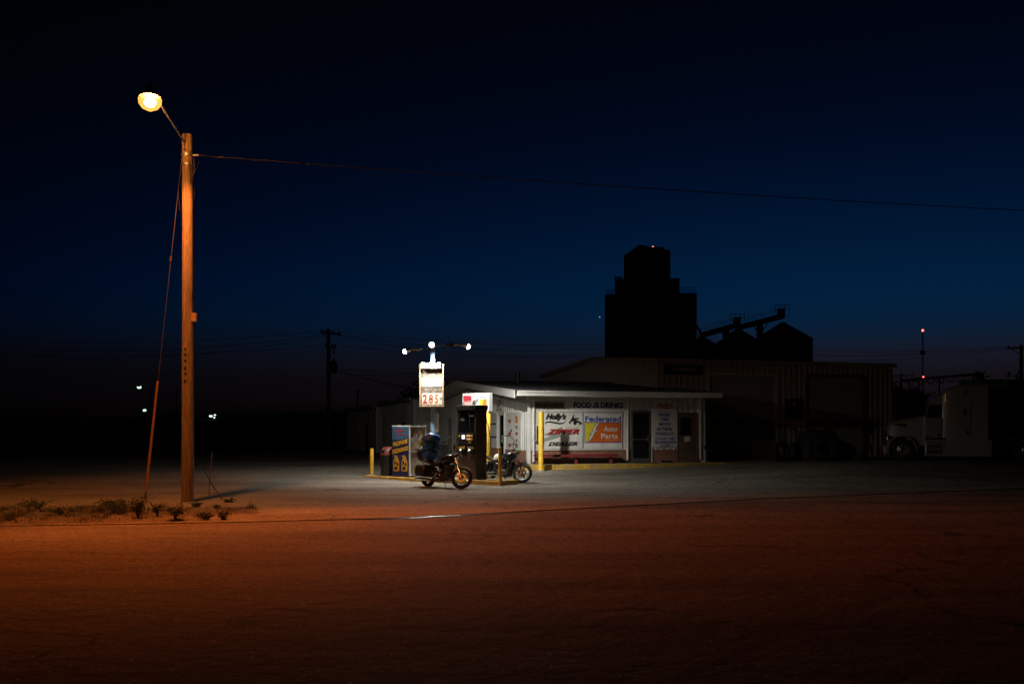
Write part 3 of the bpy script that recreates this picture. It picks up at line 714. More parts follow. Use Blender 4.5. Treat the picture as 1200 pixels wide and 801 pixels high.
tag(MB().box((0, 0, .05), (.55, .12, .1)).build('timber_block', 'matte', loc=uv(13.95+6.5, 40.7-.3, WZ+.002), rz=AL+.1, bevel=.01), 'dark timber block lying under the services list', 'block')

# ================================================================== YELLOW POSTS AND BOLLARDS
def post(name, label, cat, x, y, z0, h, r, m='yellow', group=None):
    t = thing(name, label, cat, (x, y, z0), 0, group)
    b = MB(); b.lathe([(r, -.08), (r, h-.02), (r*.93, h-.004), (r*.5, h)], n=20); b.build('pipe', m, t, smooth=True)
    b = MB(); b.lathe([(r+.06, .0), (r+.055, .025), (r+.002, .05)], n=20); b.build('base_collar', 'walk', t, smooth=True)
    return t
post('guard_post', 'tall yellow post standing at the kerb before the ZIPPER sign', 'post', 1.2, 41.35, gz(1.2, 41.35), 2.48, .108, group='yellow steel posts')
post('bollard', 'short yellow bollard at the left end of the pump island', 'bollard', -5.38, 38.2, .15, 1.03, .075, group='yellow steel posts')
post('bollard', 'short orange-lit yellow bollard at the near right end of the pump island', 'bollard', -.40, 33.55, .0, 1.31, .058, group='yellow steel posts')

# ================================================================== PUMP ISLAND
IA = R(-38); IE = Vector((math.cos(IA), math.sin(IA), 0)); IN = Vector((-IE.y, IE.x, 0))     # along, and away from the camera
IP = Vector((-.47, 33.72, 0)); IZ = .17
def isl(a, n, z=0.0): return IP+IE*a+IN*n+Vector((0, 0, z))
island = thing('pump_island', 'long concrete fuel island with worn yellow kerb', 'island', isl(0, 0), IA)
MB().b2(-6.5, -.12, .12, 1.05, -.1, IZ-.012).build('slab', 'walk', island, bevel=.01)
for i in range(5):
    MB().b2(-6.6+1.32*i+.005, -6.6+1.32*(i+1)-.005, 0, .118, -.12, IZ+random.uniform(-.008, .006)).build('kerb_stone', 'curbyellow', island, bevel=.03)
    MB().b2(-6.6+1.32*i+.005, -6.6+1.32*(i+1)-.005, 1.052, 1.17, -.12, IZ+random.uniform(-.008, .006)).build('kerb_stone', 'curbyellow', island, bevel=.03)
for x in (-6.62, -.118): MB().b2(x, x+.118, .12, 1.05, -.12, IZ).build('kerb_stone', 'curbyellow', island, bevel=.03)

# ------------------------------------------------------------------ fuel dispenser
PZ = IZ-.01
p0 = isl(-1.16, .2, PZ)      # near corner of the cabinet
t = thing('fuel_dispenser', 'tall dark fuel pump with lit screen and hanging hoses', 'fuel pump', p0, IA)
PW, PD, PH = .86, .60, 2.60
MB().b2(-PW, 0, 0, PD, 0, .88).build('lower_cabinet', 'pumpdark', t, bevel=.012)
MB().b2(-PW+.02, -.02, .04, PD-.04, .88, 2.42).build('upper_cabinet', 'pumpface', t, bevel=.01)
MB().b2(-.06, .012, .0, PD, .885, 2.42).build('side_column', 'pumpdark', t, bevel=.012); MB().b2(-PW-.012, -PW+.06, .0, PD, .885, 2.42).build('side_column', 'pumpdark', t, bevel=.012)
MB().b2(-PW-.03, .03, -.04, PD+.04, 2.424, PH).build('bonnet', 'pumpface', t, bevel=.02)
MB().b2(-PW+.07, -.07, .012, .035, 1.66, 2.38).build('topper_glass', 'glass', t)
MB().b2(-.3, -.1, .004, .011, 2.2, 2.25).build('topper_strip', 'signwhite', t)
flat([[(-.72, 2.08), (-.58, 2.04), (-.5, 2.1), (-.6, 2.16), (-.7, 2.14)]], 'sage', t, .0115, 'topper_print')
MB().b2(-PW+.07, -.07, -.02, .036, 1.22, 1.64).build('display_bezel', 'pumpface', t, bevel=.01)
MB().b2(-.62, -.48, -.026, -.021, 1.42, 1.56).build('screen', 'screen', t)
MB().b2(-.40, -.14, -.026, -.021, 1.50, 1.57).build('readout_glint', 'amber', t)  # both readouts glow in place of reflected sodium light
MB().b2(-.40, -.14, -.026, -.021, 1.39, 1.45).build('readout_glint', 'amber', t)
MB().b2(-.32, -.2, -.028, -.021, 1.28, 1.34).build('keypad', 'btnyellow', t)
MB().b2(-.78, -.7, -.026, -.021, 1.48, 1.56).build('grade_label', 'btnyellow', t)
for x in (-.62, -.22):
    h = MB(); h.b2(x-.15, x+.15, -.03, .03, .9, 1.17); nz = h.build('nozzle_boot', 'pumpface', t, bevel=.015)
    MB().b2(x-.14, x+.14, -.036, -.031, 1.07, 1.15).build('grade_plate', 'btnyellow' if x < -.4 else 'signwhite', nz)
    b = MB(); b.path([(x, -.05, 1.1), (x, -.1, 1.02), (x, -.08, .9), (x, -.02, .8)], [.028, .035, .03, .014]); b.path([(x-.0, -.06, 1.07), (x+.02, -.15, 1.0), (x+.02, -.13, .88)], .012)
    nozz = b.build('nozzle', 'alu', t, smooth=True)
    hp = []
    for i in range(15):
        q = i/14; hp.append((x+.02+.18*math.sin(math.pi*q)*(1 if x > -.4 else -1), -.12-.05*math.sin(math.pi*q), .92-1.35*math.sin(math.pi*q)*.45+ (1.42*q**1.4)))
    MB().path(hp, .014).build('hose', 'rubber', t, smooth=True)
hp = [(.03+.02*math.sin(i*.4), PD-.1+.28*math.sin(math.pi*i/14), 2.3-1.5*math.sin(math.pi*i/14*.62)) for i in range(15)]
MB().path(hp, .014).build('hose', 'rubber', t, smooth=True)
for x in (.16, .36): MB().b2(.0005, .006, x, x+.16, .06, .26).build('vent_plate', 'matte', t)
MB().b2(-PW+.1, -.1, -.006, -.0005, .12, .82).build('lower_door', 'pumpdark', t, bevel=.003)

# ------------------------------------------------------------------ propane cage
c0 = isl(-4.22, .10, IZ)
t = thing('propane_cage', 'white steel cage with blue PROPANE EXCHANGE panel and mesh front', 'propane cage', c0, IA)
CW, CD, CH = .90, .88, 1.88
fr = MB()
for x in (-CW, -.05):
    for y in (0, CD-.05): fr.b2(x, x+.05, y, y+.05, .04, CH-.05)
for z in (.04, .92, CH-.09):
    for y in (0, CD-.05): fr.b2(-CW+.05, -.05, y, y+.05, z, z+.045)
    for x in (-CW, -.05): fr.b2(x, x+.05, .05, CD-.05, z, z+.045)
fr.build('frame', 'white', t)
MB().b2(-CW-.01, .012, -.012, CD+.012, CH-.045, CH).build('top_panel', 'white', t, bevel=.006)
MB().b2(-CW+.02, -.02, .06, CD-.06, .04, .075).build('floor_plate', 'white', t); MB().b2(-CW+.055, -.055, .06, CD-.06, .925, .94).build('shelf', 'steel', t)
MB().b2(-CW+.01, -.01, CD-.004, CD+.004, .04, CH-.05).build('back_panel', 'white', t); MB().b2(-CW-.006, -CW-.001, .01, CD-.01, .04, CH-.05).build('side_panel', 'white', t)
pp = MB().b2(-CW, -.045, -.012, -.003, .03, CH-.04).build('advert_panel', 'cageblue', t)
flat([rect(-CW+.005, -.05, 1.36, CH-.045)], 'cagepale', pp, -.0125, 'pale_band')
text('Heritage', .42, .14, 'logored', pp, (-.5, -.0142, 1.69), shear=.3, bold=.03); text('Propane', .42, .1, 'logored', pp, (-.48, -.0142, 1.55), shear=.3, bold=.03)
for z, s_ in ((1.24, 'PROPANE'), (.98, 'EXCHANGE')):
    flat([[(-CW+.01, z-.19), (-.05, z-.02), (-.05, z+.2), (-CW+.01, z+.03)]], 'ink', pp, -.0142, 'black_band')
    text(s_, .74 if s_ == 'PROPANE' else .8, .17, 'gold', pp, (-.475, -.0156, z+.005), bold=.05, tilt=.2)
for x in (-.68, -.26):
    flat([[(x-.13, .2), (x+.13, .2), (x+.15, .28), (x+.15, .55), (x+.1, .66), (x-.1, .66), (x-.15, .55), (x-.15, .28)]], 'gold', pp, -.0142, 'cylinder_picture')
    flat([rect(x-.1, x-.02, .45, .58), rect(x-.1, x+.05, .25, .37), rect(x+.02, x+.1, .4, .52)], 'ink', pp, -.0156, 'cylinder_shade')
    flat([rect(x-.08, x+.08, .67, .74), rect(x-.03, x+.03, .75, .8), rect(x-.14, x-.06, .74, .78)], 'gold', pp, -.0142, 'cylinder_picture')
# mesh front (faces along the island): real wires
b = MB()
for k in range(-46, 48):
    for sg in (-1, 1):
        y0_, z0_ = CD/2+k*.036, .1
        y1_, z1_ = y0_+sg*(CH-.22)*.5, CH-.12
        if sg*(y1_-y0_) == 0: continue
        t0, t1 = 0.0, 1.0
        for lim, up_ in ((.055, 0), (CD-.055, 1)):
            f_ = (lim-y0_)/(y1_-y0_)
            lo_in = y0_ >= lim if not up_ else y0_ <= lim
            hi_in = y1_ >= lim if not up_ else y1_ <= lim
            if not lo_in and not hi_in: t0, t1 = 1, 0
            elif not lo_in: t0 = max(t0, f_)
            elif not hi_in: t1 = min(t1, f_)
        if t1-t0 > .01:
            p_ = Vector((-.024+.004*sg, y0_+(y1_-y0_)*t0, z0_+(z1_-z0_)*t0)); q_ = Vector((-.024+.004*sg, y0_+(y1_-y0_)*t1, z0_+(z1_-z0_)*t1))
            b.tube(p_, q_, .0045, None, 4, False)
b.build('wire_mesh', 'mesh', t, kind='stuff')
MB().b2(-.016, -.006, .06, CD-.06, .9, .96).build('door_rail', 'white', t); MB().b2(-.008, .02, CD-.2, CD-.14, .86, .98).build('latch', 'steel', t)
dm = MB()
fd = Vector((.004, CD*.62, 1.5))
dmx = lambda a, c_: (.004, CD*.62+a, 1.5+c_)
def diam(a, c_, r, m, x, nm):
    MB().add([(x, CD*.58+a-r, 1.5+c_), (x, CD*.58+a, 1.5+c_-r), (x, CD*.58+a+r, 1.5+c_), (x, CD*.58+a, 1.5+c_+r), (x-.002, CD*.58+a-r, 1.5+c_), (x-.002, CD*.58+a, 1.5+c_-r), (x-.002, CD*.58+a+r, 1.5+c_), (x-.002, CD*.58+a, 1.5+c_+r)],
             [(0, 1, 2, 3), (7, 6, 5, 4), (0, 4, 5, 1), (1, 5, 6, 2), (2, 6, 7, 3), (3, 7, 4, 0)]).build(nm, m, t)
diam(0, 0, .19, 'signwhite', .002, 'hazard_diamond'); diam(0, .085, .08, 'logored', .0035, 'hazard_red'); diam(-.085, 0, .08, 'signblue', .0035, 'hazard_blue'); diam(.085, 0, .08, 'signyellow', .0035, 'hazard_yellow')
# cylinders inside
def cylinder_tank():
    r = thing('propane_cylinder', 'x', 'gas cylinder')
    b = MB(); b.lathe([(.11, 0), (.13, .0), (.13, .035), (.15, .06), (.155, .1), (.155, .3), (.13, .37), (.07, .4), (.03, .405)], n=20); body = b.build('body', 'tank', r, smooth=True)
    MB().lathe([(.157, .13), (.157, .26), (.1555, .262), (.1555, .128)], n=20, closed=True).build('sleeve', 'tankyellow', body, smooth=True)
    MB().lathe([(.1, .4), (.105, .4), (.105, .5), (.1, .5)], n=16, closed=True).build('collar', 'tank', r, smooth=True); MB().tube((0, 0, .4), (0, 0, .47), .025).build('valve', 'alu', r, smooth=True)
    return r
ct = cylinder_tank(); first = True
for zz, shelf, spots in ((.077, 'floor', ((-.24, .24, 'front near'), (-.24, .6, 'front far'), (-.62, .24, 'back near'), (-.62, .6, 'back far'))), (.942, 'upper shelf', ((-.24, .3, 'front near'), (-.24, .64, 'front far'), (-.6, .4, 'back')))):
    for a, n_, wh in spots:
        o = ct if first else copy_tree(ct); first = False
        o.location = c0+IE*a+IN*n_+Vector((0, 0, zz)); o.rotation_euler.z = random.uniform(0, 6); o['group'] = 'cylinders in the propane cage'
        o['label'] = 'gas cylinder with yellow sleeve, '+wh+' one on the '+shelf+' of the propane cage'

# ------------------------------------------------------------------ litter bin beside the cage
q = isl(-5.75, .5, IZ-.01)
t = thing('litter_bin', 'black litter bin with faded red dome lid beside the propane cage', 'bin', q, IA)
MB().lathe([(.24, 0), (.27, .02), (.29, .72), (.3, .74), (.3, .78)], n=20).build('barrel', 'matte', t, smooth=True)
MB().lathe([(.31, .785), (.31, .83), (.27, .97), (.18, 1.07), (.05, 1.11)], n=20).build('dome_lid', 'dustred', t, smooth=True); MB().b2(-.1, .1, -.3, -.2, .86, .98).build('flap', 'matte', t)

# ------------------------------------------------------------------ price sign with flood lights
s0 = isl(-3.32, .36, 0)
SX, SY = s0.x, s0.y
def atp(px, py, d): return Vector(((px-600)/1167*d, d, 2+(500-py)/1167*d))
t = thing('price_sign', 'pale blue pole carrying a weathered price board and three lit flood heads', 'price sign', (SX, SY, IZ-.012), 0)
zz = lambda py, d=None: 2+(500-py)/1167*(d or SY)-(IZ-.012)
px0 = (SX/SY)*1167+600
MB().b2(-.075, .075, -.075, .075, .02, zz(404)).build('pole', 'blue_pole', t, bevel=.008)
MB().b2(-.16, .16, -.16, .16, 0, .018).build('base_plate', 'steel', t)
MB().b2(.1, .2, -.05, .03, zz(506), zz(484)).build('conduit_box', 'white', t, bevel=.01)
SR = R(-10)
sgn = MB().b2(-.41, .41, -.16, -.1, zz(475), zz(427.5)).build('sign_panel', 'fadedpanel', t, rz=SR)
z0s, z1s = zz(476.5), zz(426.5)
f = MB(); f.b2(-.45, -.4, -.2, -.095, z0s, z1s); f.b2(.4, .45, -.2, -.095, z0s, z1s); f.b2(-.399, .399, -.2, -.095, z0s, z0s+.05); f.b2(-.399, .399, -.2, -.095, z1s-.05, z1s)
f.build('sign_frame', 'rustframe', t, bevel=.006, rz=SR)
MB().b2(-.38, .36, -.26, -.05, zz(432), zz(425.2)).build('header_box', 'white', t, bevel=.012, rz=SR)
MB().b2(-.385, .385, -.172, -.161, zz(453), zz(443)).build('white_strip', 'signwhite', t, rz=SR)
for (s_, x, m) in (('2', -.25, 'digitred'), ('8', -.03, 'digitorange'), ('5', .18, 'digitorange')):
    dp = MB().b2(x-.115, x+.115, -.176, -.162, zz(474), zz(460.6)).build('digit_card', 'signwhite', t, rz=SR)
    text(s_, .165 if x < .1 else .12, .335, m, dp, (x, -.1775, zz(467.3)), bold=.03, name='digit')
dp = MB().b2(.3, .385, -.176, -.162, zz(474), zz(460.6)).build('digit_card', 'signwhite', t, rz=SR); text('9/10', .07, .1, 'ink', dp, (.342, -.1775, zz(467)), bold=.02, name='digit')
flat([rect(-.1, .03, zz(467.3)-.015, zz(467.3)+.015)], 'ink', t, -.179, 'crack_mark', rz=SR)
# arms and flood heads
heads = [((476, 411), SY-.25, 'left'), ((506, 403.5), SY-.42, 'centre'), ((547, 405.5), SY-.1, 'right')]
base = Vector((SX, SY, IZ-.012))
top = Vector((0, 0, zz(404)))
HP = []
for (px, py), d, nm in heads:
    p = atp(px, py, d)-base; HP.append(p+base)
    out_ = Vector((p.x, p.y, 0)).normalized() if nm != 'centre' else Vector((0, -1, 0))
    mid = (top+p)/2+Vector((0, .05, .05 if nm != 'left' else -.05))
    MB().path([top+Vector((0, 0, -.06)), mid, p-out_*.17+Vector((0, 0, .04))], .026).build('arm', 'rustframe', t, smooth=True)
    hd = MB(); hd.lathe([(.03, -.17), (.06, -.15), (.075, -.04), (.105, .0), (.11, .03)], p, out_+Vector((0, 0, -.35)), 16); ho = hd.build('flood_head', 'alu', t, smooth=True)
    MB().sphere(p+(out_+Vector((0, 0, -.35))).normalized()*.04, .092, 8).build('lens', 'led', ho, smooth=True)
MB().box((top+(HP[2]-base))/2+Vector((-.03, 0, .08)), (.2, .14, .13)).build('ballast_box', 'matte', t, bevel=.01) if False else MB().b2(.5, .76, -.1, .06, zz(407), zz(402)).build('ballast_box', 'matte', t, bevel=.01)
def lamp(name, typ, loc, watts, colr, size=.1, aim=None, cone=150, blend=1.0, oval=None, along=None):
    ld = bpy.data.lights.new(name, typ); ld.energy = watts; ld.color = colr; ld.shadow_soft_size = size
    o = bpy.data.objects.new(name, ld); col.objects.link(o); o.location = loc
    if typ == 'SPOT':
        ld.spot_size = R(cone); ld.spot_blend = blend
        o.rotation_euler = (Vector(aim)-Vector(loc)).to_track_quat('-Z', 'Y').to_euler()
        if along:      # turn the oval beam so that its long axis follows the road
            z_ = (Vector(loc)-Vector(aim)).normalized(); x_ = Vector(along); x_ = (x_-z_*x_.dot(z_)).normalized()
            o.rotation_euler = Matrix((x_, z_.cross(x_), z_)).transposed().to_euler()
        if oval: o.scale = (*oval, 1)
    return o
WHITE = (1.0, .965, .87)
lamp('flood_light', 'SPOT', HP[0]+Vector((-.16, -.06, -.12)), FLOOD*.72, WHITE, .07, HP[0]+Vector((-.8, 1.7, -2.7)), 168)
lamp('flood_light', 'SPOT', HP[1]+Vector((.0, -.2, -.12)), FLOOD*.95, WHITE, .07, HP[1]+Vector((.7, -.9, -3.2)), 172)
lamp('flood_light', 'SPOT', HP[2]+Vector((.16, .02, -.1)), FLOOD*.86, WHITE, .07, HP[2]+Vector((2.4, .1, -3.2)), 138)
lamp('flood_light', 'SPOT', HP[2]+Vector((.1, .12, -.12)), FLOOD*2.7, WHITE, .07, (-.1, 43.2, .9), 76, 1.0, (1.0, .66))

# ------------------------------------------------------------------ illuminated-looking box sign on two yellow posts
bx0 = Vector((-.92, 38.5, gz(-.92, 38.5)))
t = thing('post_sign', 'white box sign with red, black and orange panels on two yellow posts', 'sign', bx0, IA)
for x in (0, -1.3):
    MB().lathe([(.108, -.1), (.108, 2.5), (.1, 2.515), (.05, 2.52)], (x, 0, 0), n=20).build('post', 'yellow', t, smooth=True)
zb = 2.5
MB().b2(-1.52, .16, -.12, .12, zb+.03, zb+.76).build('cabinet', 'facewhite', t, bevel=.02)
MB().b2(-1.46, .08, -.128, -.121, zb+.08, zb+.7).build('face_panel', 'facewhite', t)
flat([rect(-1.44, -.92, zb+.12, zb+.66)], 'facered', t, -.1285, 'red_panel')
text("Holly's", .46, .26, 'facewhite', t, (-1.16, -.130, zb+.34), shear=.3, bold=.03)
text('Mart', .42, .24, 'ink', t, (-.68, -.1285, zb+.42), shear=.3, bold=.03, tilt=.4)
flat([[(-.86, zb+.2), (-.6, zb+.34), (-.5, zb+.3), (-.7, zb+.14)]], 'sage', t, -.1285, 'print')
text('Federated', .44, .12, 'signblue', t, (-.19, -.1285, zb+.61), bold=.02)
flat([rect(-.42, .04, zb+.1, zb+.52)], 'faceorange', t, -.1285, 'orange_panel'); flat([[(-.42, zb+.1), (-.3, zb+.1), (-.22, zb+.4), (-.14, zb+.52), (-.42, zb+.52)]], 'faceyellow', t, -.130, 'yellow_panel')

t.scale = (.8, 1, 1)

# ================================================================== MOTORCYCLES
def ell(x, cy, cz, ry, rz_, n=16, p=2.4):
    r = []
    for i in range(n):
        a = 2*math.pi*i/n; c_, s_ = math.cos(a), math.sin(a)
        r.append((x, cy+ry*math.copysign(abs(c_)**(2/p), c_), cz+rz_*math.copysign(abs(s_)**(2/p), s_)))
    return r
def motorcycle(label, loc, heading, steer, style):
    t = thing('motorcycle', label, 'motorcycle', loc, 0, 'motorcycles parked at the pumps'); t.rotation_euler = (R(-6), 0, heading)
    WB, FR, RR = 1.58, .335, .325
    rk = R(31); ax = Vector((-math.sin(rk), 0, math.cos(rk))); hd = Vector((WB-.37, 0, .86))
    SM = Matrix.Translation(hd) @ Matrix.Rotation(steer, 4, ax) @ Matrix.Translation(-hd)
    sx = lambda p: SM @ p
    def wheel(name, cx, r, tw, xf, cast, disc_side):
        b = MB(xf); o = (cx, 0, r)
        b.lathe([(r*.69, -tw*.34), (r*.75, -tw*.44), (r*.78, -tw*.36), (r*.72, 0), (r*.78, tw*.36), (r*.75, tw*.44), (r*.69, tw*.34), (r*.68, 0)], o, (0, 1, 0), 32, closed=True)
        b.lathe([(.035, -.07), (.05, -.06), (.03, 0), (.05, .06), (.035, .07)], o, (0, 1, 0), 14)
        if cast:
            for k in range(5):
                a = 2*math.pi*k/5+.3
                for da in (-.1, .1):
                    b.tube((cx+.045*math.cos(a), 0, r+.045*math.sin(a)), (cx+r*.71*math.cos(a+da), 0, r+r*.71*math.sin(a+da)), .014, .011, 6)
        else:
            for k in range(28):
                a = 2*math.pi*k/28; sg = 1 if k % 2 else -1
                b.tube((cx+.045*math.cos(a+.5*sg), sg*.05, r+.045*math.sin(a+.5*sg)), (cx+r*.71*math.cos(a), 0, r+r*.71*math.sin(a)), .0042, None, 4, False)
        wo = b.build(name, 'chrome' if not cast else 'alu', t, smooth=True)
        b = MB(xf); pr = []
        for i in range(14):
            a = 2*math.pi*i/14; pr.append((r-tw*.4+tw*.4*math.cos(a), tw*.5*math.sin(a)))
        b.lathe(pr, o, (0, 1, 0), 36, closed=True); b.build('tyre', 'rubber', wo, smooth=True)
        b = MB(xf); b.lathe([(.075, -.003), (.145, -.003), (.145, .003), (.075, .003)], (cx, disc_side*.065, r), (0, 1, 0), 28, closed=True); b.build('brake_disc', 'engine', wo, smooth=True)
        return wo
    cast = style == 'cast'
    wheel('rear_wheel', 0, RR, .15, None, cast, -1); wheel('front_wheel', WB, FR, .105 if not cast else .12, sx, cast, -1)
    # fork, clamps, caliper, mudguards
    top = hd+ax*.18
    for s_ in (-1, 1):
        b = MB(sx); lo = Vector((WB, s_*.1, FR)); up = lo+ax*.78
        b.tube(lo-ax*.03, lo+ax*.34, .03, .028, 12); b.tube(lo+ax*.34, up, .019, None, 10); b.build('fork_leg', 'chrome', t, smooth=True)
    b = MB(sx)
    for d_ in (.52, .74):
        p = Vector((WB, 0, FR))+ax*d_; q, w_, e_ = Vector((0, 1, 0)), ax, Vector((math.cos(rk), 0, math.sin(rk)))
        b.box(p, (.07, .27, .035), m=Matrix((e_, q, w_)).transposed())
    b.build('fork_clamp', 'alu', t, bevel=.008)
    b = MB(sx); b.box((WB-.11, -.085, FR+.09), (.09, .04, .1)); b.build('brake_caliper', 'alu', t, bevel=.01)
    b = MB(sx); b.arc((WB, FR), FR+.025, FR+.032, R(35), R(150), -.068, .068, 16); b.build('front_mudguard', 'black', t, smooth=True)
    b = MB(); b.arc((0, RR), RR+.03, RR+.038, R(20), R(205), -.1, .1, 20); b.build('rear_mudguard', 'black', t, smooth=True)
    # frame
    b = MB()
    for s_ in (-1, 1):
        b.path([(hd.x-.02, s_*.03, hd.z-.05), (hd.x-.16, s_*.1, .5), (hd.x-.24, s_*.12, .24), (.7, s_*.12, .17), (.42, s_*.13, .22), (.3, s_*.13, .5)], .017)
        b.path([(hd.x-.03, s_*.03, hd.z+.02), (.95, s_*.06, .8), (.55, s_*.11, .68), (.1, s_*.13, .66), (-.16, s_*.12, .68)], .016)
        b.tube((0, s_*.12, RR), (.5, s_*.12, .34), .022, .028); b.tube((.02, s_*.15, RR+.02), (.14, s_*.14, .64), .028, .024)
    b.build('frame', 'black', t, smooth=True)
    # engine: crankcase, two finned cylinders in a V, round air cleaner, primary cover
    b = MB(); b.loft([ell(.5, 0, .36, .1, .1), ell(.56, 0, .35, .15, .15), ell(.78, 0, .33, .16, .14), ell(.96, 0, .35, .14, .12), ell(1.02, 0, .36, .08, .07)]); b.build('crankcase', 'engine', t, smooth=True)
    for ang in (-24, 22):
        a = R(ang); d_ = (math.sin(a), 0, math.cos(a)); pr = []
        for k in range(9): h = .12+k*.024; pr += [(.075, h), (.105, h+.003), (.105, h+.013), (.075, h+.016)]
        pr += [(.1, .35), (.1, .4), (.05, .42)]
        b = MB(); b.lathe(pr, (.78, 0, .34), d_, 20); b.build('cylinder', 'engine', t, smooth=True)
    b = MB(); b.lathe([(.02, -.05), (.1, -.05), (.11, -.02), (.1, .02), (.03, .03)], (.8, -.17, .62), (0, -1, 0), 20); b.build('air_cleaner', 'chrome', t, smooth=True)
    b = MB(); b.lathe([(.02, 0), (.12, 0), (.12, .03), (.09, .05), (.02, .05)], (.62, -.14, .33), (0, -1, 0), 20); b.build('engine_cover', 'chrome', t, smooth=True)
    # exhausts on the near side
    b = MB(); b.path([(.92, -.1, .56), (1.04, -.16, .5), (1.02, -.2, .3), (.8, -.22, .22), (.4, -.22, .22)], .024); b.build('header_pipe', 'chrome', t, smooth=True)
    b = MB(); b.path([(.66, -.1, .56), (.62, -.18, .45), (.52, -.21, .34), (.36, -.22, .31)], .024); b.build('header_pipe', 'chrome', t, smooth=True)
    for z_, x1 in ((.22, -.34), (.31, -.28)):
        b = MB(); b.path([(.42, -.22, z_), (.36, -.22, z_), (.1, -.22, z_+.005), (x1, -.22, z_+.02), (x1-.03, -.22, z_+.02)], [.024, .042, .044, .044, .036]); b.build('silencer', 'chrome', t, smooth=True)
    # tank, seat, side cover
    b = MB(); b.loft([ell(.6, 0, .80, .05, .05), ell(.66, 0, .82, .12, .1), ell(.82, 0, .87, .185, .15), ell(1.0, 0, .9, .19, .155), ell(1.12, 0, .91, .15, .125), ell(1.18, 0, .9, .06, .05)]); b.build('fuel_tank', 'black', t, smooth=True)
    b = MB(); b.lathe([(.035, 0), (.035, .02), (.01, .025)], (.92, 0, 1.02), (0, 0, 1), 14); b.build('filler_cap', 'chrome', t, smooth=True)
    b = MB(); b.loft([ell(.68, 0, .76, .09, .03), ell(.6, 0, .75, .14, .05), ell(.42, 0, .71, .17, .06), ell(.24, 0, .72, .17, .06), ell(.14, 0, .78, .15, .055), ell(-.1, 0, .8, .13, .05), ell(-.2, 0, .81, .08, .02)]); b.build('saddle', 'seat', t, smooth=True)
    b = MB(); b.loft([ell(.3, -.13, .52, .02, .08), ell(.34, -.15, .52, .03, .12), ell(.48, -.15, .52, .03, .12), ell(.54, -.13, .52, .02, .08)]); b.build('side_cover', 'black', t, smooth=True)
    # handlebar with risers, grips, levers, mirrors, headlamp
    hz = .26 if not cast else .42
    c_ = hd+ax*.2
    b = MB(sx); pts = [(c_.x-.30, .40, c_.z+hz-.03), (c_.x-.16, .36, c_.z+hz), (c_.x-.02, .2, c_.z+hz*.85), (c_.x, .07, c_.z+.02), (c_.x, 0, c_.z), (c_.x, -.07, c_.z+.02), (c_.x-.02, -.2, c_.z+hz*.85), (c_.x-.16, -.36, c_.z+hz), (c_.x-.30, -.40, c_.z+hz-.03)]
    b.path(pts, .013); b.build('handlebar', 'chrome', t, smooth=True)
    for s_ in (-1, 1):
        b = MB(sx); b.tube((c_.x-.19, s_*.37, c_.z+hz-.004), (c_.x-.33, s_*.41, c_.z+hz-.036), .019); b.build('grip', 'rubber', t, smooth=True)
        b = MB(sx); b.path([(c_.x-.13, s_*.36, c_.z+hz), (c_.x-.12, s_*.44, c_.z+hz-.02), (c_.x-.22, s_*.47, c_.z+hz-.03)], .007, 6); b.build('lever', 'alu', t, smooth=True)
        b = MB(sx); b.tube((c_.x-.15, s_*.36, c_.z+hz), (c_.x-.13, s_*.42, c_.z+hz+.14), .006, None, 6); b.sphere((c_.x-.13, s_*.44, c_.z+hz+.17), .055, 8, (.35, 1.2, .8)); b.build('mirror', 'chrome', t, smooth=True)
        b = MB(sx); b.sphere((c_.x+.1, s_*.2, c_.z-.07), .036, 8); b.build('turn_signal', 'signorange', t, smooth=True)
    b = MB(); b.loft([ell(1.06, 0, .5, .1, .17), ell(1.09, 0, .5, .12, .19), ell(1.14, 0, .52, .12, .19), ell(1.17, 0, .53, .09, .16)]); b.build('radiator', 'matte', t, smooth=True)
    b = MB(sx); b.lathe([(.02, -.15), (.08, -.13), (.12, -.05), (.128, .02), (.115, .03)], (c_.x+.13, 0, c_.z-.05), (1, 0, -.05), 20); hl = b.build('headlamp', 'matte', t, smooth=True)
    b = MB(sx); b.lathe([(.11, .0), (.1, .012), (.06, .022), (.01, .026)], (c_.x+.158, 0, c_.z-.052), (1, 0, -.05), 20); b.build('headlamp_lens', 'chrome', hl, smooth=True)
    b = MB(sx); b.lathe([(.045, 0), (.05, .03), (.04, .04)], (c_.x+.02, 0, c_.z+.05), (-.5, 0, .8), 16); b.build('speedometer', 'chrome', t, smooth=True)
    # tail lamp, plate, pegs, stand, signals
    b = MB(); b.box((-.36, 0, .56), (.06, .11, .08)); b.build('tail_lamp', 'logored', t, bevel=.02)
    b = MB(); b.box((-.39, 0, .44), (.01, .2, .12)); b.build('number_plate', 'alu', t)
    for s_ in (-1, 1):
        b = MB(); b.tube((.72, s_*.16, .27), (.78, s_*.32, .26), .016); b.build('foot_peg', 'rubber', t, smooth=True)
        b = MB(); b.tube((-.28, s_*.1, .62), (-.3, s_*.2, .62), .008); b.sphere((-.3, s_*.23, .62), .034, 8); b.build('turn_signal', 'signorange', t, smooth=True)
    b = MB(); b.tube((.62, .13, .2), (.52, .33, .038), .013); b.tube((.52, .33, .038), (.44, .37, .036), .012); b.build('side_stand', 'black', t, smooth=True)
    t.scale = (1.06, 1.06, 1.06)
    return t, sx, c_, hz

def bike_local(t, p): 
    Mx = Matrix.Translation(t.location) @ t.rotation_euler.to_matrix().to_4x4() @ Matrix.Scale(1.06, 4); return Mx @ Vector(p)
h1 = R(-46)
b1, sx1, c1, _ = motorcycle('black wire-wheel motorcycle loaded with blue bags, nearest the camera', (-2.82, 33.28, 0), h1, R(36), 'wire')
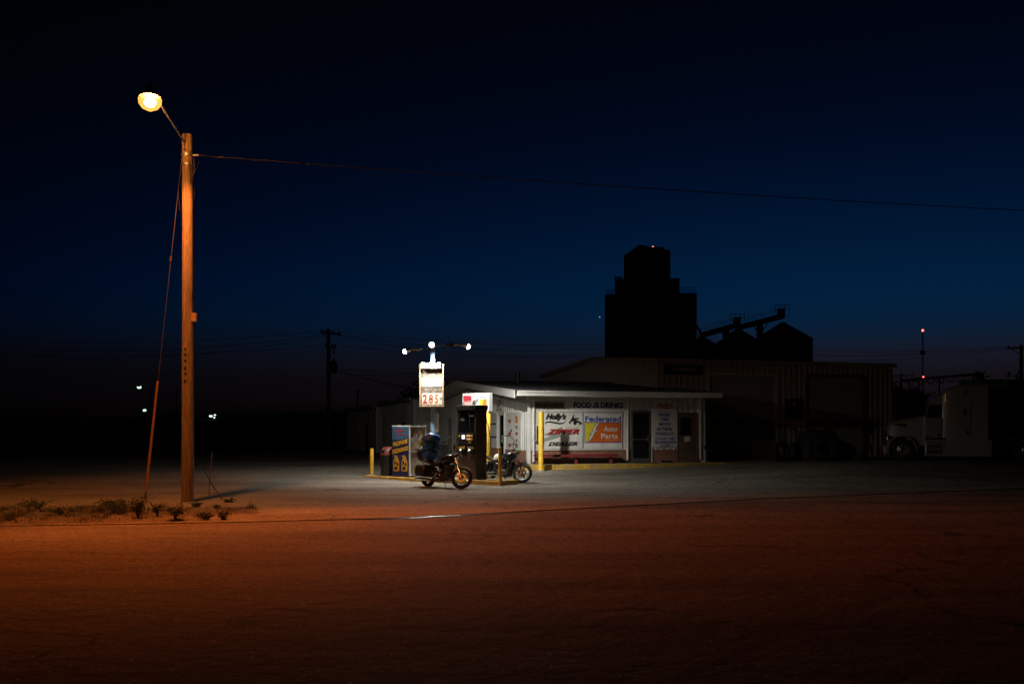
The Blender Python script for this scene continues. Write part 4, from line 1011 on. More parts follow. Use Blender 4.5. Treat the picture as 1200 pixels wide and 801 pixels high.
# sissy bar and saddlebag belong to that motorcycle
MB().path([(.02, .14, .6), (-.22, .14, .8), (-.3, .13, 1.2), (-.31, 0, 1.26), (-.3, -.13, 1.2), (-.22, -.14, .8), (.02, -.14, .6)], .01).build('sissy_bar', 'chrome', b1, smooth=True)
b2, sx2, c2, hz2 = motorcycle('black cast-wheel motorcycle with high bars, beyond the fuel pump', (-.84, 36.44, .012), h1, R(36), 'cast')
for s_ in (-1, 1):
    MB().loft([ell(-.34, s_*.22, .5, .05, .13), ell(-.3, s_*.24, .5, .085, .17), ell(.02, s_*.24, .52, .085, .17), ell(.1, s_*.22, .52, .05, .12)]).build('saddlebag', 'seat', b1, smooth=True)
MB(sx2).box((c2.x+.2, -.04, c2.z+.05), (.05, .12, .09)).build('yellow_light_cover', 'lime', b2, bevel=.015)
MB().path([(1.12, -.24, .25), (1.14, -.25, .6), (1.06, -.2, .72), (1.1, 0, .74), (1.06, .2, .72), (1.14, .25, .6), (1.12, .24, .25)], .014).build('crash_bar', 'chrome', b2, smooth=True)
for s_ in (-1, 1): MB().loft([ell(-.3, s_*.24, .5, .05, .12), ell(-.26, s_*.25, .5, .08, .16), ell(.1, s_*.25, .5, .08, .16), ell(.16, s_*.24, .5, .05, .12)]).build('saddlebag', 'seat', b2, smooth=True)

# luggage strapped on the first motorcycle
def lump(b, cx, cy, z0, z1, rx, ry, seed, cuts, n=22, rows=26):
    rnd = random.Random(seed); ph = [rnd.uniform(0, 6) for _ in range(6)]; rings = []
    for i in range(rows+1):
        q = i/rows; z = z0+(z1-z0)*q
        k = (1-abs(2*q-1)**5)**.5 if 0 < q < 1 else .25
        for c_ in cuts: k *= 1-.26*math.exp(-((q-c_)/.035)**2)
        ring = []
        for j in range(n):
            a = 2*math.pi*j/n
            w_ = 1+.11*math.sin(2*a+ph[5]+7*q)+.09*math.sin(3*a+ph[0]+9*q)+.06*math.sin(5*a+ph[1]-14*q)+.03*math.sin(8*a+ph[2]+17*q)+.05*math.sin(11*q+ph[3])
            ring.append((cx+rx*k*w_*math.cos(a), cy+ry*k*w_*math.sin(a), z+.012*math.sin(2*a+ph[4])))
        rings.append(ring)
    return b.loft(rings)
t = thing('duffel_bag', 'bulging blue dry bag strapped upright on the near motorcycle seat', 'bag', b1.location, 0); t.rotation_euler = b1.rotation_euler; t.scale = b1.scale
lump(MB(), .02, 0, .84, 1.70, .23, .30, 3, (.34, .66)).build('bag_body', 'bag', t, smooth=True)
for q in (.34, .66):
    z = .84+.86*q; rings = [[((.02+(.19+o_)*math.cos(a)), (.235+o_)*math.sin(a), z+dz) for (o_, dz) in ((0, -.014), (.012, -.014), (.012, .014), (0, .014))] for a in [2*math.pi*i/28 for i in range(28)]]
    MB().loft(rings, closed=True).build('strap', 'strap', t, smooth=True)
MB().path([(.22, -.12, .86), (.26, -.12, 1.2), (.2, -.1, 1.6)], .012, 6).build('strap', 'strap', t)
t = thing('backpack', 'black pack with a lime strap hung behind the blue bag', 'bag', b1.location, 0); t.rotation_euler = b1.rotation_euler; t.scale = b1.scale
lump(MB(), -.39, 0, .80, 1.24, .14, .2, 8, (.55,), 18, 16).build('pack_body', 'seat', t, smooth=True)
MB().box((-.28, -.22, 1.40), (.1, .08, .1)).build('lime_pouch', 'lime', t, bevel=.03); MB().path([(-.34, -.16, 1.1), (-.31, -.21, 1.3), (-.28, -.22, 1.42)], .012, 6).build('strap', 'lime', t)
# helmet resting on the second motorcycle
t = thing('helmet', 'cream half helmet resting on the far motorcycle seat', 'helmet', (0, 0, 0), 0)
t.location = bike_local(b2, (.38, -.02, .765)); t.rotation_euler = (R(8), R(-6), h1+.5)
b = MB(); rings = []
for i in range(9):
    a = R(4+i*10.5); rings.append([(.155*math.cos(a)*math.cos(2*math.pi*j/22), .135*math.cos(a)*math.sin(2*math.pi*j/22), .19*math.sin(a)+.02) for j in range(22)])
b.loft(rings); b.build('shell', 'cream', t, smooth=True)
MB().lathe([(.13, .0), (.15, .0), (.152, .03), (.13, .03)], n=22, closed=True).build('edge_trim', 'seat', t, smooth=True)

# ================================================================== STREET LIGHT, GUY AND CABLE
PB = Vector((-8.65, 26.52, vz(-8.65, 26.52)))
t = thing('street_light', 'tall weathered wooden pole with lit orange street lamp on a slanted arm', 'street light', PB, 0)
PT = 2+342*26.52/1167-PB.z
b = MB(); rings = []
for i in range(41):
    q = i/40; r = .165-.028*q
    rings.append([(.018*math.sin(q*3.2)+r*(1+.02*math.sin(3*a+q*9)+.012*math.sin(7*a+q*23))*math.cos(a), r*(1+.02*math.cos(2*a+q*7))*math.sin(a), -.4+(PT+.4)*q) for a in [2*math.pi*j/20 for j in range(20)]])
b.loft(rings); b.build('pole', 'wood', t, smooth=True)
LP = Vector((-8.80, 24.2, 10.02))-PB
a0 = Vector((-.02, -.14, PT-.25))
MB().path([a0+Vector((0, 0, -.2)), a0, a0+(LP-a0)*.5+Vector((0, 0, .1)), LP+Vector((0, .3, .12)), LP+Vector((0, .05, .14))], .026).build('bracket_arm', 'steel', t, smooth=True)
MB().lathe([(.06, .3), (.09, .27), (.11, .12), (.22, .06), (.25, .02), (.245, .0)], LP, (0, 0, 1), 24).build('lamp_head', 'steel', t, smooth=True)
rf = MB().lathe([(.24, .0), (.275, -.06), (.265, -.17), (.19, -.28), (.06, -.34)], LP, (0, 0, 1), 24).build('refractor', 'refractor', t, smooth=True)
MB().sphere(LP+Vector((0, 0, -.15)), .115, 10, (1.15, 1.15, .85)).build('bulb', 'sodium', rf, smooth=True)
def ring(z, h, m, nm, r=.17):
    MB().lathe([(r-.02, -h), (r, -h), (r, h), (r-.02, h)], (0, 0, z), (0, 0, 1), 20, closed=True).build(nm, m, t, smooth=True)
zc = 2+(500-182)/1167*26.52-PB.z
ring(zc, .03, 'steel', 'pole_band', .152); ring(zc-.25, .025, 'steel', 'pole_band', .153)
MB().b2(.13, .27, -.1, .06, 2+(500-377)/1167*26.5-PB.z, 2+(500-367)/1167*26.5-PB.z).build('junction_box', 'rustframe', t, bevel=.01)
MB().path([(.15, -.05, 2+(500-367)/1167*26.5-PB.z), (.148, -.06, 5.6), (.14, -.05, zc-.7), (.2, -.02, zc-.35), (.19, -.05, zc-.1)], .012, 6).build('conduit', 'wire', t, smooth=True)
MB().path([(.15, -.1, zc-.75), (.24, -.12, zc-.95), (.2, -.1, zc-1.2), (.14, -.12, zc-1.12)], .007, 6).build('cable_loop', 'blackwire', t, smooth=True)
MB().path([(.17, -.1, zc), (.36, -.12, zc-.2), (.25, -.15, zc-.5), (.12, -.14, zc-.75), (.1, -.14, zc-.2)], .007, 6).build('cable_loop', 'blackwire', t, smooth=True)
MB().path([(-.15, -.06, zc-.4), (-.2, -.1, zc-1.0), (-.16, -.12, zc-1.5)], .006, 6).build('cable_loop', 'blackwire', t, smooth=True)
MB().tube((.12, 0, zc), (.3, 0, zc), .028, .035).build('insulator', 'steel', t, smooth=True)
for z, h_ in ((4.15, .04), (4.0, .05), (3.84, .05), (3.64, .08), (3.5, .05), (3.3, .06)): MB().b2(-.03, .03, -.165, -.14, z-h_/2-.03, z+h_/2-.03).build('tag_plate', 'matte', t)
lamp('street_lamp_light', 'SPOT', LP+PB+Vector((0, 0, -.36)), SODIUM, (1.0, .165, .018), .2, (-3.2, 19.2, 0), 88, 1.0, (1.9, .67), (.9, .43, 0))
lamp('street_lamp_light', 'SPOT', LP+PB+Vector((0, 0, -.36)), SODIUM*.37, (1.0, .27, .05), .2, LP+PB+Vector((0, .9, -5)), 104, .4)
# guy wire with guard
ga = Vector((-10.07, 27.3, vz(-10.07, 27.3))); gt_ = Vector((PB.x-.14, PB.y, zc+PB.z))
t = thing('guy_wire', 'slanting guy wire with faded orange guard left of the wooden pole', 'guy wire', ga)
dv = (gt_-ga)
MB().tube((0, 0, -.1), dv, .009, None, 6).build('cable', 'wire', t)
MB().tube(dv*.035, dv*.355, .036, .032, 10).build('guard', 'orangeguard', t, smooth=True)
MB().tube(dv*.012, dv*.03, .03, .03, 8).build('anchor_clamp', 'wire', t, smooth=True); MB().tube(dv*.70, dv*.715, .03, .03, 8).build('strain_clamp', 'wire', t, smooth=True)
MB().tube((0, 0, -.3), dv*.014, .014, None, 8).build('anchor_rod', 'steel', t, smooth=True)
# broken stakes near the pole
t = thing('marker_stake', 'thin upright stake beside the wooden pole', 'stake', (-8.3, 27.2, vz(-8.3, 27.2)))
MB().path([(0, 0, -.2), (.04, 0, .6), (.11, 0, 1.38)], [.016, .014, .011], 6).build('rod', 'wire', t)
t = thing('fallen_stick', 'leaning stick propped across the thin stake', 'stick', (-7.86, 27.3, vz(-7.86, 27.3)))
MB().path([(0, 0, -.03), (-.3, 0, .38), (-.62, 0, .92)], [.022, .017, .008], 6).build('branch', 'oldwood', t)

# far pole out of frame right, and the service cable strung to it
def catenary(p, q, sag, n=40): return [p.lerp(q, i/n)+Vector((0, 0, -sag*4*(i/n)*(1-i/n))) for i in range(n+1)]
OP = Vector((23.6, 41.0, gz(23.6, 41.0)))
t = thing('cable_pole', 'plain wooden pole just beyond the right edge of the view', 'utility pole', OP)
MB().lathe([(.15, -.4), (.12, 11.0)], n=14).build('pole', 'oldwood', t, smooth=True); MB().b2(-.2, -.1, -.06, .06, 10.6, 10.8).build('clevis', 'steel', t)
ca, cb = PB+Vector((.31, 0, zc)), OP+Vector((-.2, 0, 10.7))
t = thing('service_cable', 'twisted overhead cable running right from the wooden pole across the sky', 'cable', ca)
pts = catenary(ca, cb, .12, 60); MB().path([p-ca for p in pts], .011, 6).build('cable', 'wire', t)
tw = [p-ca+Vector((0, .018*math.sin(i*.9), .018*math.cos(i*.9))) for i, p in enumerate(catenary(ca, cb, .12, 240))]
MB().path(tw, .008, 5).build('neutral_wire', 'wire', t)
for i in (1, 3, 5): MB().tube(pts[i]-ca-Vector((.05, 0, 0)), pts[i]-ca+Vector((.05, 0, 0)), .025, None, 8).build('splice', 'wire', t)

# ================================================================== WEEDS ON THE VERGE
def weed(label, x, y, h, r, seed, n, m='weed', leafsize=.045):
    rnd = random.Random(seed); t = thing('weed', label, 'weed', (x, y, vz(x, y)), 0, 'weeds on the dirt verge')
    st = MB(); lf = MB()
    for k in range(n):
        a = rnd.uniform(0, 6.28); rr = r*rnd.uniform(.2, 1)**.7; hh = h*rnd.uniform(.45, 1)
        e = Vector((rr*math.cos(a), rr*math.sin(a), hh)); mid = Vector((e.x*.35, e.y*.35, hh*.6))
        st.path([(0, 0, -.03), mid, e], [.006, .004, .002], 4)
        for j in range(14):
            q = rnd.uniform(.3, 1.0); p = (mid*(1-q)*2 if q < .5 else mid.lerp(e, (q-.5)*2)) if q < .5 else mid.lerp(e, (q-.5)*2)
            p = Vector((p.x, p.y, max(.02, p.z)))+Vector((rnd.gauss(0, .02), rnd.gauss(0, .02), rnd.gauss(0, .02)))
            d_ = Vector((rnd.gauss(0, 1), rnd.gauss(0, 1), rnd.gauss(.3, .6))).normalized(); s_ = d_.cross(Vector((rnd.gauss(0, 1), rnd.gauss(0, 1), 1))).normalized()
            L_ = leafsize*rnd.uniform(.6, 1.5)
            lf.add([p, p+d_*L_*.5+s_*L_*.28, p+d_*L_, p+d_*L_*.5-s_*L_*.28], [(0, 1, 2, 3)])
    st.build('stem', 'dry', t); lf.build('leaves', m, t); return t
for args in (('tallest bushy weed on the verge left of the pole', -8.13, 21.65, .46, .24, 1, 34), ('low spreading weed left of the tallest bushy weed', -8.95, 22.5, .26, .42, 2, 26), ('bushy weed in front of the wooden pole', -7.15, 21.15, .34, .28, 3, 30),
             ('small weed between the bushy weeds by the pole', -7.7, 21.6, .28, .18, 4, 18), ('flat weed right of the pole near the road', -6.58, 21.35, .17, .22, 5, 22), ('rounded weed at the right end of the verge', -6.22, 21.4, .19, .22, 6, 22),
             ('weed at the foot of the leaning stick', -7.5, 26.3, .16, .2, 7, 20), ('sprig right of the pole foot', -7.8, 24.6, .1, .18, 9, 14), ('scrubby weed near the left edge of the view', -11.1, 23.3, .24, .5, 10, 30), ('wide weed along the left verge', -10.0, 22.2, .16, .5, 12, 26),
             ('tiny sprig near the right verge tip', -7.1, 23.8, .09, .15, 14, 10), ('thin weed row behind the scrubby weed', -9.6, 24.0, .2, .5, 15, 24)):
    weed(*args)
# thin dry grass
rnd = random.Random(5); b = MB()
for k in range(620):
    cx = -8.6-abs(rnd.gauss(0, 3.2)) if rnd.random() < .8 else rnd.uniform(-9.4, -6.2)
    cy = edge(cx)+rnd.uniform(.35, 5.6)
    if wob(cx*1.1, cy*1.3) < -.15+.5*(rnd.random()-.5): continue
    hh = rnd.choice((.05, .07, .1, .1, .14, .2)); rr = rnd.uniform(.04, .2)
    for j in range(rnd.randint(8, 26)):
        x = cx+rnd.gauss(0, rr); y = cy+rnd.gauss(0, rr); z = vz(x, y)
        if z < .0: continue
        h = hh*rnd.uniform(.4, 1.25); a = rnd.uniform(0, 6.28); dx, dy = math.cos(a), math.sin(a); l_ = h*rnd.uniform(.0, .9)
        b.add([(x-dx*.005, y-dy*.005, z-.01), (x+dx*.005, y+dy*.005, z-.01), (x+dy*l_, y-dx*l_, z+h)], [(0, 1, 2)])
o = b.build('grass', 'dry', kind='stuff'); o['label'] = 'thin dry grass on the dirt verge'
# loose stones on the verge and lot edge
st_me = []
for k in range(4):
    b = MB(); rr = random.Random(k); rings = [[((.5+.5*math.sin(math.pi*i/4))*math.cos(2*math.pi*j/7)*rr.uniform(.7, 1.1), (.5+.5*math.sin(math.pi*i/4))*math.sin(2*math.pi*j/7)*rr.uniform(.6, 1), i*.22) for j in range(7)] for i in range(4)]
    b.loft(rings); st_me.append(b)
b = MB(); rnd = random.Random(9)
for k in range(900):
    x = rnd.uniform(-14, -1.5); y = edge(x)+abs(rnd.gauss(0, 1.3))-.1; s_ = rnd.uniform(.006, .02); a = rnd.uniform(0, 6)
    z = max(vz(x, y) if x < -3.7 else -1, gz(x, y)+.012 if y > edge(x)+.07 else -.006); q = st_me[k % 4]
    b.add([(x+s_*(v[0]*math.cos(a)-v[1]*math.sin(a)), y+s_*(v[0]*math.sin(a)+v[1]*math.cos(a)), z-.002+s_*v[2]) for v in q.v], q.f)
for k in range(2600):
    y = 5.5+16*rnd.random()**1.3; x = rnd.uniform(-.55, .55)*y*1.05
    if y > edge(x)-.2: continue
    s_ = rnd.uniform(.003, .009)*(1+.6*(rnd.random() < .06)); a = rnd.uniform(0, 6); q = st_me[k % 4]; z = -.006-.04*ss(edge(x)-y, 0, 5)*(1-ss(edge(x)-y, 5, 12))
    b.add([(x+s_*(v[0]*math.cos(a)-v[1]*math.sin(a)), y+s_*(v[0]*math.sin(a)+v[1]*math.cos(a)), z-.001+s_*v[2]) for v in q.v], q.f)
o = b.build('gravel', 'pebble', kind='stuff'); o['label'] = 'loose gravel along the road edge'

# ================================================================== SEMI TRUCK
TG = gz(17.3, 44.1)
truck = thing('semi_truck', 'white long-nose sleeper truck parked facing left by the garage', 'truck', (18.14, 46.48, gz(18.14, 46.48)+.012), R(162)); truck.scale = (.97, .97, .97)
t = truck    # local x forward, y left (towards the camera)
def hull(secs, m, name, parent=t, bevel=0, smooth=True): return MB().loft(secs).build(name, m, parent, smooth=smooth, bevel=bevel)
def rsec(x, w_, z0, z1, r=.12, n=5, tw=None):
    """rounded-top section across the truck"""
    tw = tw or w_; p = [(x, -w_/2, z0), (x, w_/2, z0)]
    for i in range(n+1): a = R(90)*i/n; p.append((x, tw/2-r+r*math.cos(a), z1-r+r*math.sin(a)))
    for i in range(n+1): a = R(90)+R(90)*i/n; p.append((x, -tw/2+r+r*math.cos(a), z1-r+r*math.sin(a)))
    return p
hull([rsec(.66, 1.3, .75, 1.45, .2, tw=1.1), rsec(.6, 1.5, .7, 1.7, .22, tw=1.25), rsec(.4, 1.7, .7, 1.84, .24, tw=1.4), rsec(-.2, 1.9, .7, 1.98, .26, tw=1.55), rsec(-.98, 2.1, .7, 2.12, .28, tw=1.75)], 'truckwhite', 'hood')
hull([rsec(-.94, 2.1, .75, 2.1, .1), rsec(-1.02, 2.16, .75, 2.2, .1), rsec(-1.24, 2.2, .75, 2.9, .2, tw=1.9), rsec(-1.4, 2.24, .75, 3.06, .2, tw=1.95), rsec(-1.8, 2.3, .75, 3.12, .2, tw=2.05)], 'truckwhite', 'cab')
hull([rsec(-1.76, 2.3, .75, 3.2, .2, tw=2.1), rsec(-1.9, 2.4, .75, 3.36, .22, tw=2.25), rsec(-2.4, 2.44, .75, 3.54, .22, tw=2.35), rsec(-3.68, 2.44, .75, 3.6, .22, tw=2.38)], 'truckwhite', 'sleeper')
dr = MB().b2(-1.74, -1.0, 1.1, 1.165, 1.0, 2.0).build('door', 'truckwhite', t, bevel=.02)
MB().prism([(-1.66, 2.03), (-1.06, 2.03), (-1.2, 2.62), (-1.66, 2.62)], 1.08, 1.135).build('window', 'glass', dr)
MB().b2(-1.66, -1.54, 1.17, 1.2, 1.18, 1.28).build('handle', 'matte', dr, bevel=.01); MB().b2(-1.16, -1.06, 1.166, 1.18, 1.12, 1.2).build('handle', 'matte', dr)
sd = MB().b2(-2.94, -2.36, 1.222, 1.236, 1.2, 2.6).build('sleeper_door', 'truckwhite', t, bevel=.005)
MB().b2(-2.76, -2.66, 1.237, 1.245, 2.1, 2.42).build('window', 'chrome', sd); MB().b2(-2.84, -2.74, 1.237, 1.26, 1.28, 1.42).build('handle', 'matte', sd)
MB().b2(-2.74, -2.66, 1.19, 1.23, 3.1, 3.3).build('vent_slot', 'matte', t)
MB().add([(-.99, -.98, 2.14), (-.99, .98, 2.14), (-1.2, .88, 2.84), (-1.2, -.88, 2.84), (-1.06, -.98, 2.14), (-1.06, .98, 2.14), (-1.27, .88, 2.84), (-1.27, -.88, 2.84)], [(0, 1, 2, 3), (7, 6, 5, 4), (0, 4, 5, 1), (1, 5, 6, 2), (2, 6, 7, 3), (3, 7, 4, 0)]).build('windshield', 'glass', t)
for s_ in (-1, 1):
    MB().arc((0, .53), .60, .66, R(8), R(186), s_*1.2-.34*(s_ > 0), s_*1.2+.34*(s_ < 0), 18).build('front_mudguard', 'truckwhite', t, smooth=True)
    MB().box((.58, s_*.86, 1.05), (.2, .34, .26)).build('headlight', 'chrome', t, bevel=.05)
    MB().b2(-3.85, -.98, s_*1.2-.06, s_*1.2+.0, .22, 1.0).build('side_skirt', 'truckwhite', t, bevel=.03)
    MB().b2(-1.75, -1.02, s_*1.21-.04, s_*1.21+.0, .3, .9).build('step_box', 'alu', t, bevel=.02)
    for z in (.42, .66): MB().b2(-1.7, -1.06, s_*1.2-.02, s_*1.2+.06, z, z+.05).build('step', 'matte', t)
    MB().b2(-3.8, -1.0, s_*1.19-.05, s_*1.19, 1.0, 1.08).build('skirt_gap', 'matte', t)
    b = MB(); b.path([(-1.05, s_*1.1, 2.2), (-.9, s_*1.34, 2.1), (-.9, s_*1.36, 2.6)], .02, 6); b.b2(-.98, -.88, s_*1.36-.12, s_*1.36+.12, 2.1, 2.62); b.build('mirror', 'black', t)
    MB().tube((-3.86, s_*.8, .9), (-3.86, s_*.8, 3.4), .07, n=12).build('exhaust_stack', 'matte', t, smooth=True)
    MB().b2(-6.4, -1.2, s_*.44-.05, s_*.44+.05, .72, .98).build('frame_rail', 'matte', t)
    MB().prism([(-.1, 1.62), (.24, 1.66), (.32, 1.73), (.0, 1.76)], s_*.93-.02*(s_ > 0)-.02, s_*.93+.03).build('hood_vent', 'matte', t)
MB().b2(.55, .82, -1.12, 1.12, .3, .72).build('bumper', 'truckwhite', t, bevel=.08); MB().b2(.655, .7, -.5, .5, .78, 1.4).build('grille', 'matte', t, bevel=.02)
MB().b2(-4.9, -3.95, -.5, .5, 1.02, 1.1).build('deck_plate', 'alu', t); MB().lathe([(.5, 0), (.5, .08), (.1, .1)], (-5.2, 0, 1.12), n=20).build('fifth_wheel', 'matte', t, smooth=True)
def truck_wheel(x, s_, par=t, dual=False):
    b = MB(); sy = s_*1.03; o = (x, sy, .52)
    b.lathe([(.02, .17), (.1, .17), (.13, .11), (.2, .06), (.27, .05), (.29, .14), (.3, .15), (.3, -.14), (.1, -.1)], o, (0, s_, 0), 24); wo = b.build('wheel', 'alu', par, smooth=True)
    MB().lathe([(.3, -.14), (.4, -.16), (.5, -.15), (.52, -.1), (.52, .1), (.5, .15), (.4, .16), (.3, .145)], o, (0, s_, 0), 32, closed=True).build('tyre', 'rubber', wo, smooth=True)
    nuts = MB()
    for k in range(10): a = 2*math.pi*k/10; nuts.tube((x+.15*math.cos(a), sy+s_*.09, .52+.15*math.sin(a)), (x+.15*math.cos(a), sy+s_*.13, .52+.15*math.sin(a)), .018, None, 6)
    nuts.build('lug_nuts', 'chrome', wo)
    MB().lathe([(.09, .165), (.09, .22), (.05, .24)], o, (0, s_, 0), 16).build('hub_cap', 'chrome', wo, smooth=True)
for x in (0, -5.28, -6.6):
    for s_ in (-1, 1): truck_wheel(x, s_)

def box_trailer(name, label, cat, x, y, L_, W_, z0, z1, m, group=None):
    t = thing(name, label, cat, (x, y, gz(x, y)), 0, group)
    MB().b2(0, L_, 0, W_, z0, z1).build('body', m, t, bevel=.03)
    k = 0
    q = .15
    while q < L_-.1:
        MB().b2(q, q+.08, -.035, -.001, z0+.12, z1-.12).build('side_rib', m, t); q += .45
    MB().b2(-.03, L_+.03, -.04, W_+.04, z1+.002, z1+.09).build('top_rail', m, t); MB().b2(-.02, L_+.02, -.04, W_+.02, z0-.12, z0-.002).build('bottom_rail', 'matte', t)
    for x_ in (.4, L_-.5):
        MB().b2(x_, x_+.14, .25, .39, .02, z0-.125).build('leg', 'matte', t); MB().b2(x_, x_+.14, W_-.39, W_-.25, .02, z0-.125).build('leg', 'matte', t)
        MB().b2(x_-.1, x_+.24, .15, W_-.15, -.02, .018).build('foot', 'matte', t)
    return t
box_trailer('cargo_box', 'dark green steel box standing behind the sleeper truck', 'container', 22.3, 47.3, 1.3, 2.3, 1.1, 3.72, 'green')
box_trailer('cargo_box', 'rust-red steel box at the right edge behind the truck', 'container', 24.15, 47.5, 4.2, 2.3, 1.1, 3.74, 'rustbox')

# ------------------------------------------------------------------ tyres and covered machine before the garage
def tractor_tyre(label, x, y, r, w_, rz, lean, flat_=False):
    t = thing('loose_tyre', label, 'tyre', (x, y, gz(x, y)+.012), 0, 'loose tyres by the garage')
    b = MB(); pr = [(r*.55, -w_*.4), (r*.75, -w_*.5), (r*.93, -w_*.47), (r, -w_*.3), (r, w_*.3), (r*.93, w_*.47), (r*.75, w_*.5), (r*.55, w_*.4), (r*.6, w_*.3), (r*.6, -w_*.3)]
    c_ = (0, 0, w_*.5) if flat_ else (0, 0, r)
    b.lathe(pr, c_, (0, 0, 1) if flat_ else (0, 1, 0), 30, closed=True); bo = b.build('casing', 'rubber', t, smooth=True)
    if not flat_:
        b = MB()
        for k in range(22):
            a = 2*math.pi*k/22
            for s_ in (-1, 1): b.tube((r*math.cos(a), 0, r+r*math.sin(a)), (r*.985*math.cos(a+.14*s_), s_*w_*.42, r+r*.985*math.sin(a+.14*s_)), .018, None, 4)
        b.build('tread_lugs', 'rubber', t)
    t.rotation_euler = (lean, 0, rz); return t
tractor_tyre('upright tractor tyre leaning at the white door jamb of the garage', 12.45, 45.9, .47, .32, AL+.1, R(-9))
tractor_tyre('big tyre leaning in front of the covered machine', 14.3, 45.3, .56, .36, AL-.2, R(-12))
tractor_tyre('small tyre half hidden behind the upright tractor tyre', 13.25, 46.1, .44, .28, AL+.6, R(-14))
tractor_tyre('tyre lying flat right of the covered machine', 16.0, 46.2, .5, .3, 0, 0, True)
t = thing('covered_machine', 'lumpy machine under a black tarpaulin before the right garage door', 'machine', (14.55, 46.6, gz(14.55, 46.6)), AL)
b = MB(); rings = []
prof = [(-1.3, .25, .5), (-1.15, 1.15, .6), (-.7, 1.5, .68), (-.1, 1.38, .7), (.35, 1.5, .66), (.55, 1.05, .62), (1.0, .9, .58), (1.5, .75, .5), (1.7, .2, .4)]
for x, h, hw in prof:
    rings.append([(x, -hw*1.05, 0), (x+.03, -hw, h*.4), (x, -hw*.86, h*.8+.03*math.sin(x*7)), (x, -hw*.4, h*.98), (x, 0, h+.04*math.sin(x*5)), (x, hw*.5, h*.95), (x, hw*.9, h*.75), (x, hw, h*.3), (x, hw*1.05, 0)])
b.loft(rings); b.build('tarpaulin', 'matte', t, smooth=True); MB().path([(-.2, -.72, .3), (-.15, -.72, .9), (-.1, -.3, 1.42), (-.1, .4, 1.36)], .012, 6).build('rope', 'strap', t)
t = thing('mobile_hoist', 'dim thin-legged hoist frame leaning at the garage wall left of the machine', 'hoist', (13.3, 47.0, gz(13.3, 47.0)), AL)
MB().path([(-.6, 0, 0), (-.5, 0, 1.7), (.5, -.1, 1.2), (1.0, -.1, 1.0)], .05, 8).build('boom', 'matte', t); MB().b2(-.9, .6, -.3, .3, -.02, .08).build('base', 'matte', t)
t = thing('engine_stand', 'spindly dark stand with hose reel near the truck nose', 'stand', (16.9, 47.3, gz(16.9, 47.3)), AL)
MB().lathe([(.05, -.1), (.3, -.1), (.3, -.08), (.1, -.06), (.1, .06), (.3, .08), (.3, .1), (.05, .1)], (0, 0, 1.45), (0, 1, 0), 18).build('hose_reel', 'rubber', t, smooth=True)
b = MB(); b.tube((-.25, 0, 0), (0, 0, 1.45), .03); b.tube((.25, 0, 0), (0, 0, 1.45), .03); b.tube((0, .4, 0), (0, 0, 1.3), .03); b.build('legs', 'matte', t)

# ------------------------------------------------------------------ long loading auger behind the truck
A0 = Vector((20.6, 52.5, 4.45)); A1 = Vector((25.2, 53.2, 4.85)); ag = Vector((20.6, 52.5, gz(20.6, 52.5)))
t = thing('grain_auger', 'dark lattice auger raised on thin legs behind the truck', 'auger', ag)
q0, q1 = A0-ag, A1-ag; q1 = q0+(q1-q0)*1.0
MB().tube(q0, q1, .07, None, 10).build('tube', 'matte', t, smooth=True)
for i in range(8):
    p = q0.lerp(q1, i/8); n_ = q0.lerp(q1, (i+1)/8); lo = Vector((0, 0, -.34))
    MB().tube(p+lo*(i/8), n_+lo, .022, None, 6).build('truss_bar', 'matte', t); MB().tube(n_, n_+lo, .022, None, 6).build('truss_bar', 'matte', t); MB().tube(p, n_+lo, .018, None, 6).build('truss_bar', 'matte', t)
for f_ in (.08, .2, .45):
    p = q0.lerp(q1, f_); MB().tube(Vector((p.x, p.y, 0)), p, .04, None, 8).build('leg', 'matte', t)

# ================================================================== GRAIN ELEVATOR AND BINS
EV = R(18)
e0 = atp(763, 520, 205); eg = Vector((e0.x, 205, 0)); S_ = 205/1167
t = thing('grain_elevator', 'tall stepped concrete grain elevator silhouetted behind the garage', 'grain elevator', eg, R(-8.6))
def hz_(py): return 2+(500-py)*S_
def eb(x0, x1, y0, y1, z0, z1, name, rz_=0.0): return MB().b2(x0*S_, x1*S_, y0, y1, z0, z1).build(name, 'concrete', t, rz=rz_)
eb(-52, 33, -6, 12, -.3, hz_(348), 'main_house'); eb(33.2, 52, -4, 10, -.3, hz_(347), 'annex')
eb(-41, 32.5, -4.5, 9, hz_(347.8), hz_(330), 'gallery')
b = MB(); zt0, zt1 = hz_(294.5), hz_(290.5); x0, x1 = -32.5*S_, 22.5*S_; xm = -13*S_
vs = [(x0, 4, hz_(329.8)), (xm, -4, hz_(329.8)), (x1, -1, hz_(329.8)), (xm+4, 7, hz_(329.8)), (x0, 4, zt0), (xm, -4, zt1), (x1, -1, zt0), (xm+4, 7, zt1)]
b.add(vs, [(0, 1, 5, 4), (1, 2, 6, 5), (2, 3, 7, 6), (3, 0, 4, 7), (4, 5, 6, 7)]); b.build('head_house', 'concrete', t)
for x in (-38, -22.5, -7, 8.5, 22): MB().lathe([(2.2, 0), (2.2, hz_(350.5))], (x*S_, -5.4, 0), n=18).build('silo', 'concrete', t, smooth=True)
MB().b2(-8*S_, -6*S_, 0, 1, hz_(291), hz_(287)).build('roof_unit', 'matte', t); MB().tube((-16*S_, 0, hz_(291)+.3), (15*S_, 0, hz_(292.4)+.3), .18, None, 6).build('spout', 'matte', t)
MB().b2(44*S_, 46*S_, 0, 1, hz_(347), hz_(344)).build('roof_unit', 'matte', t)
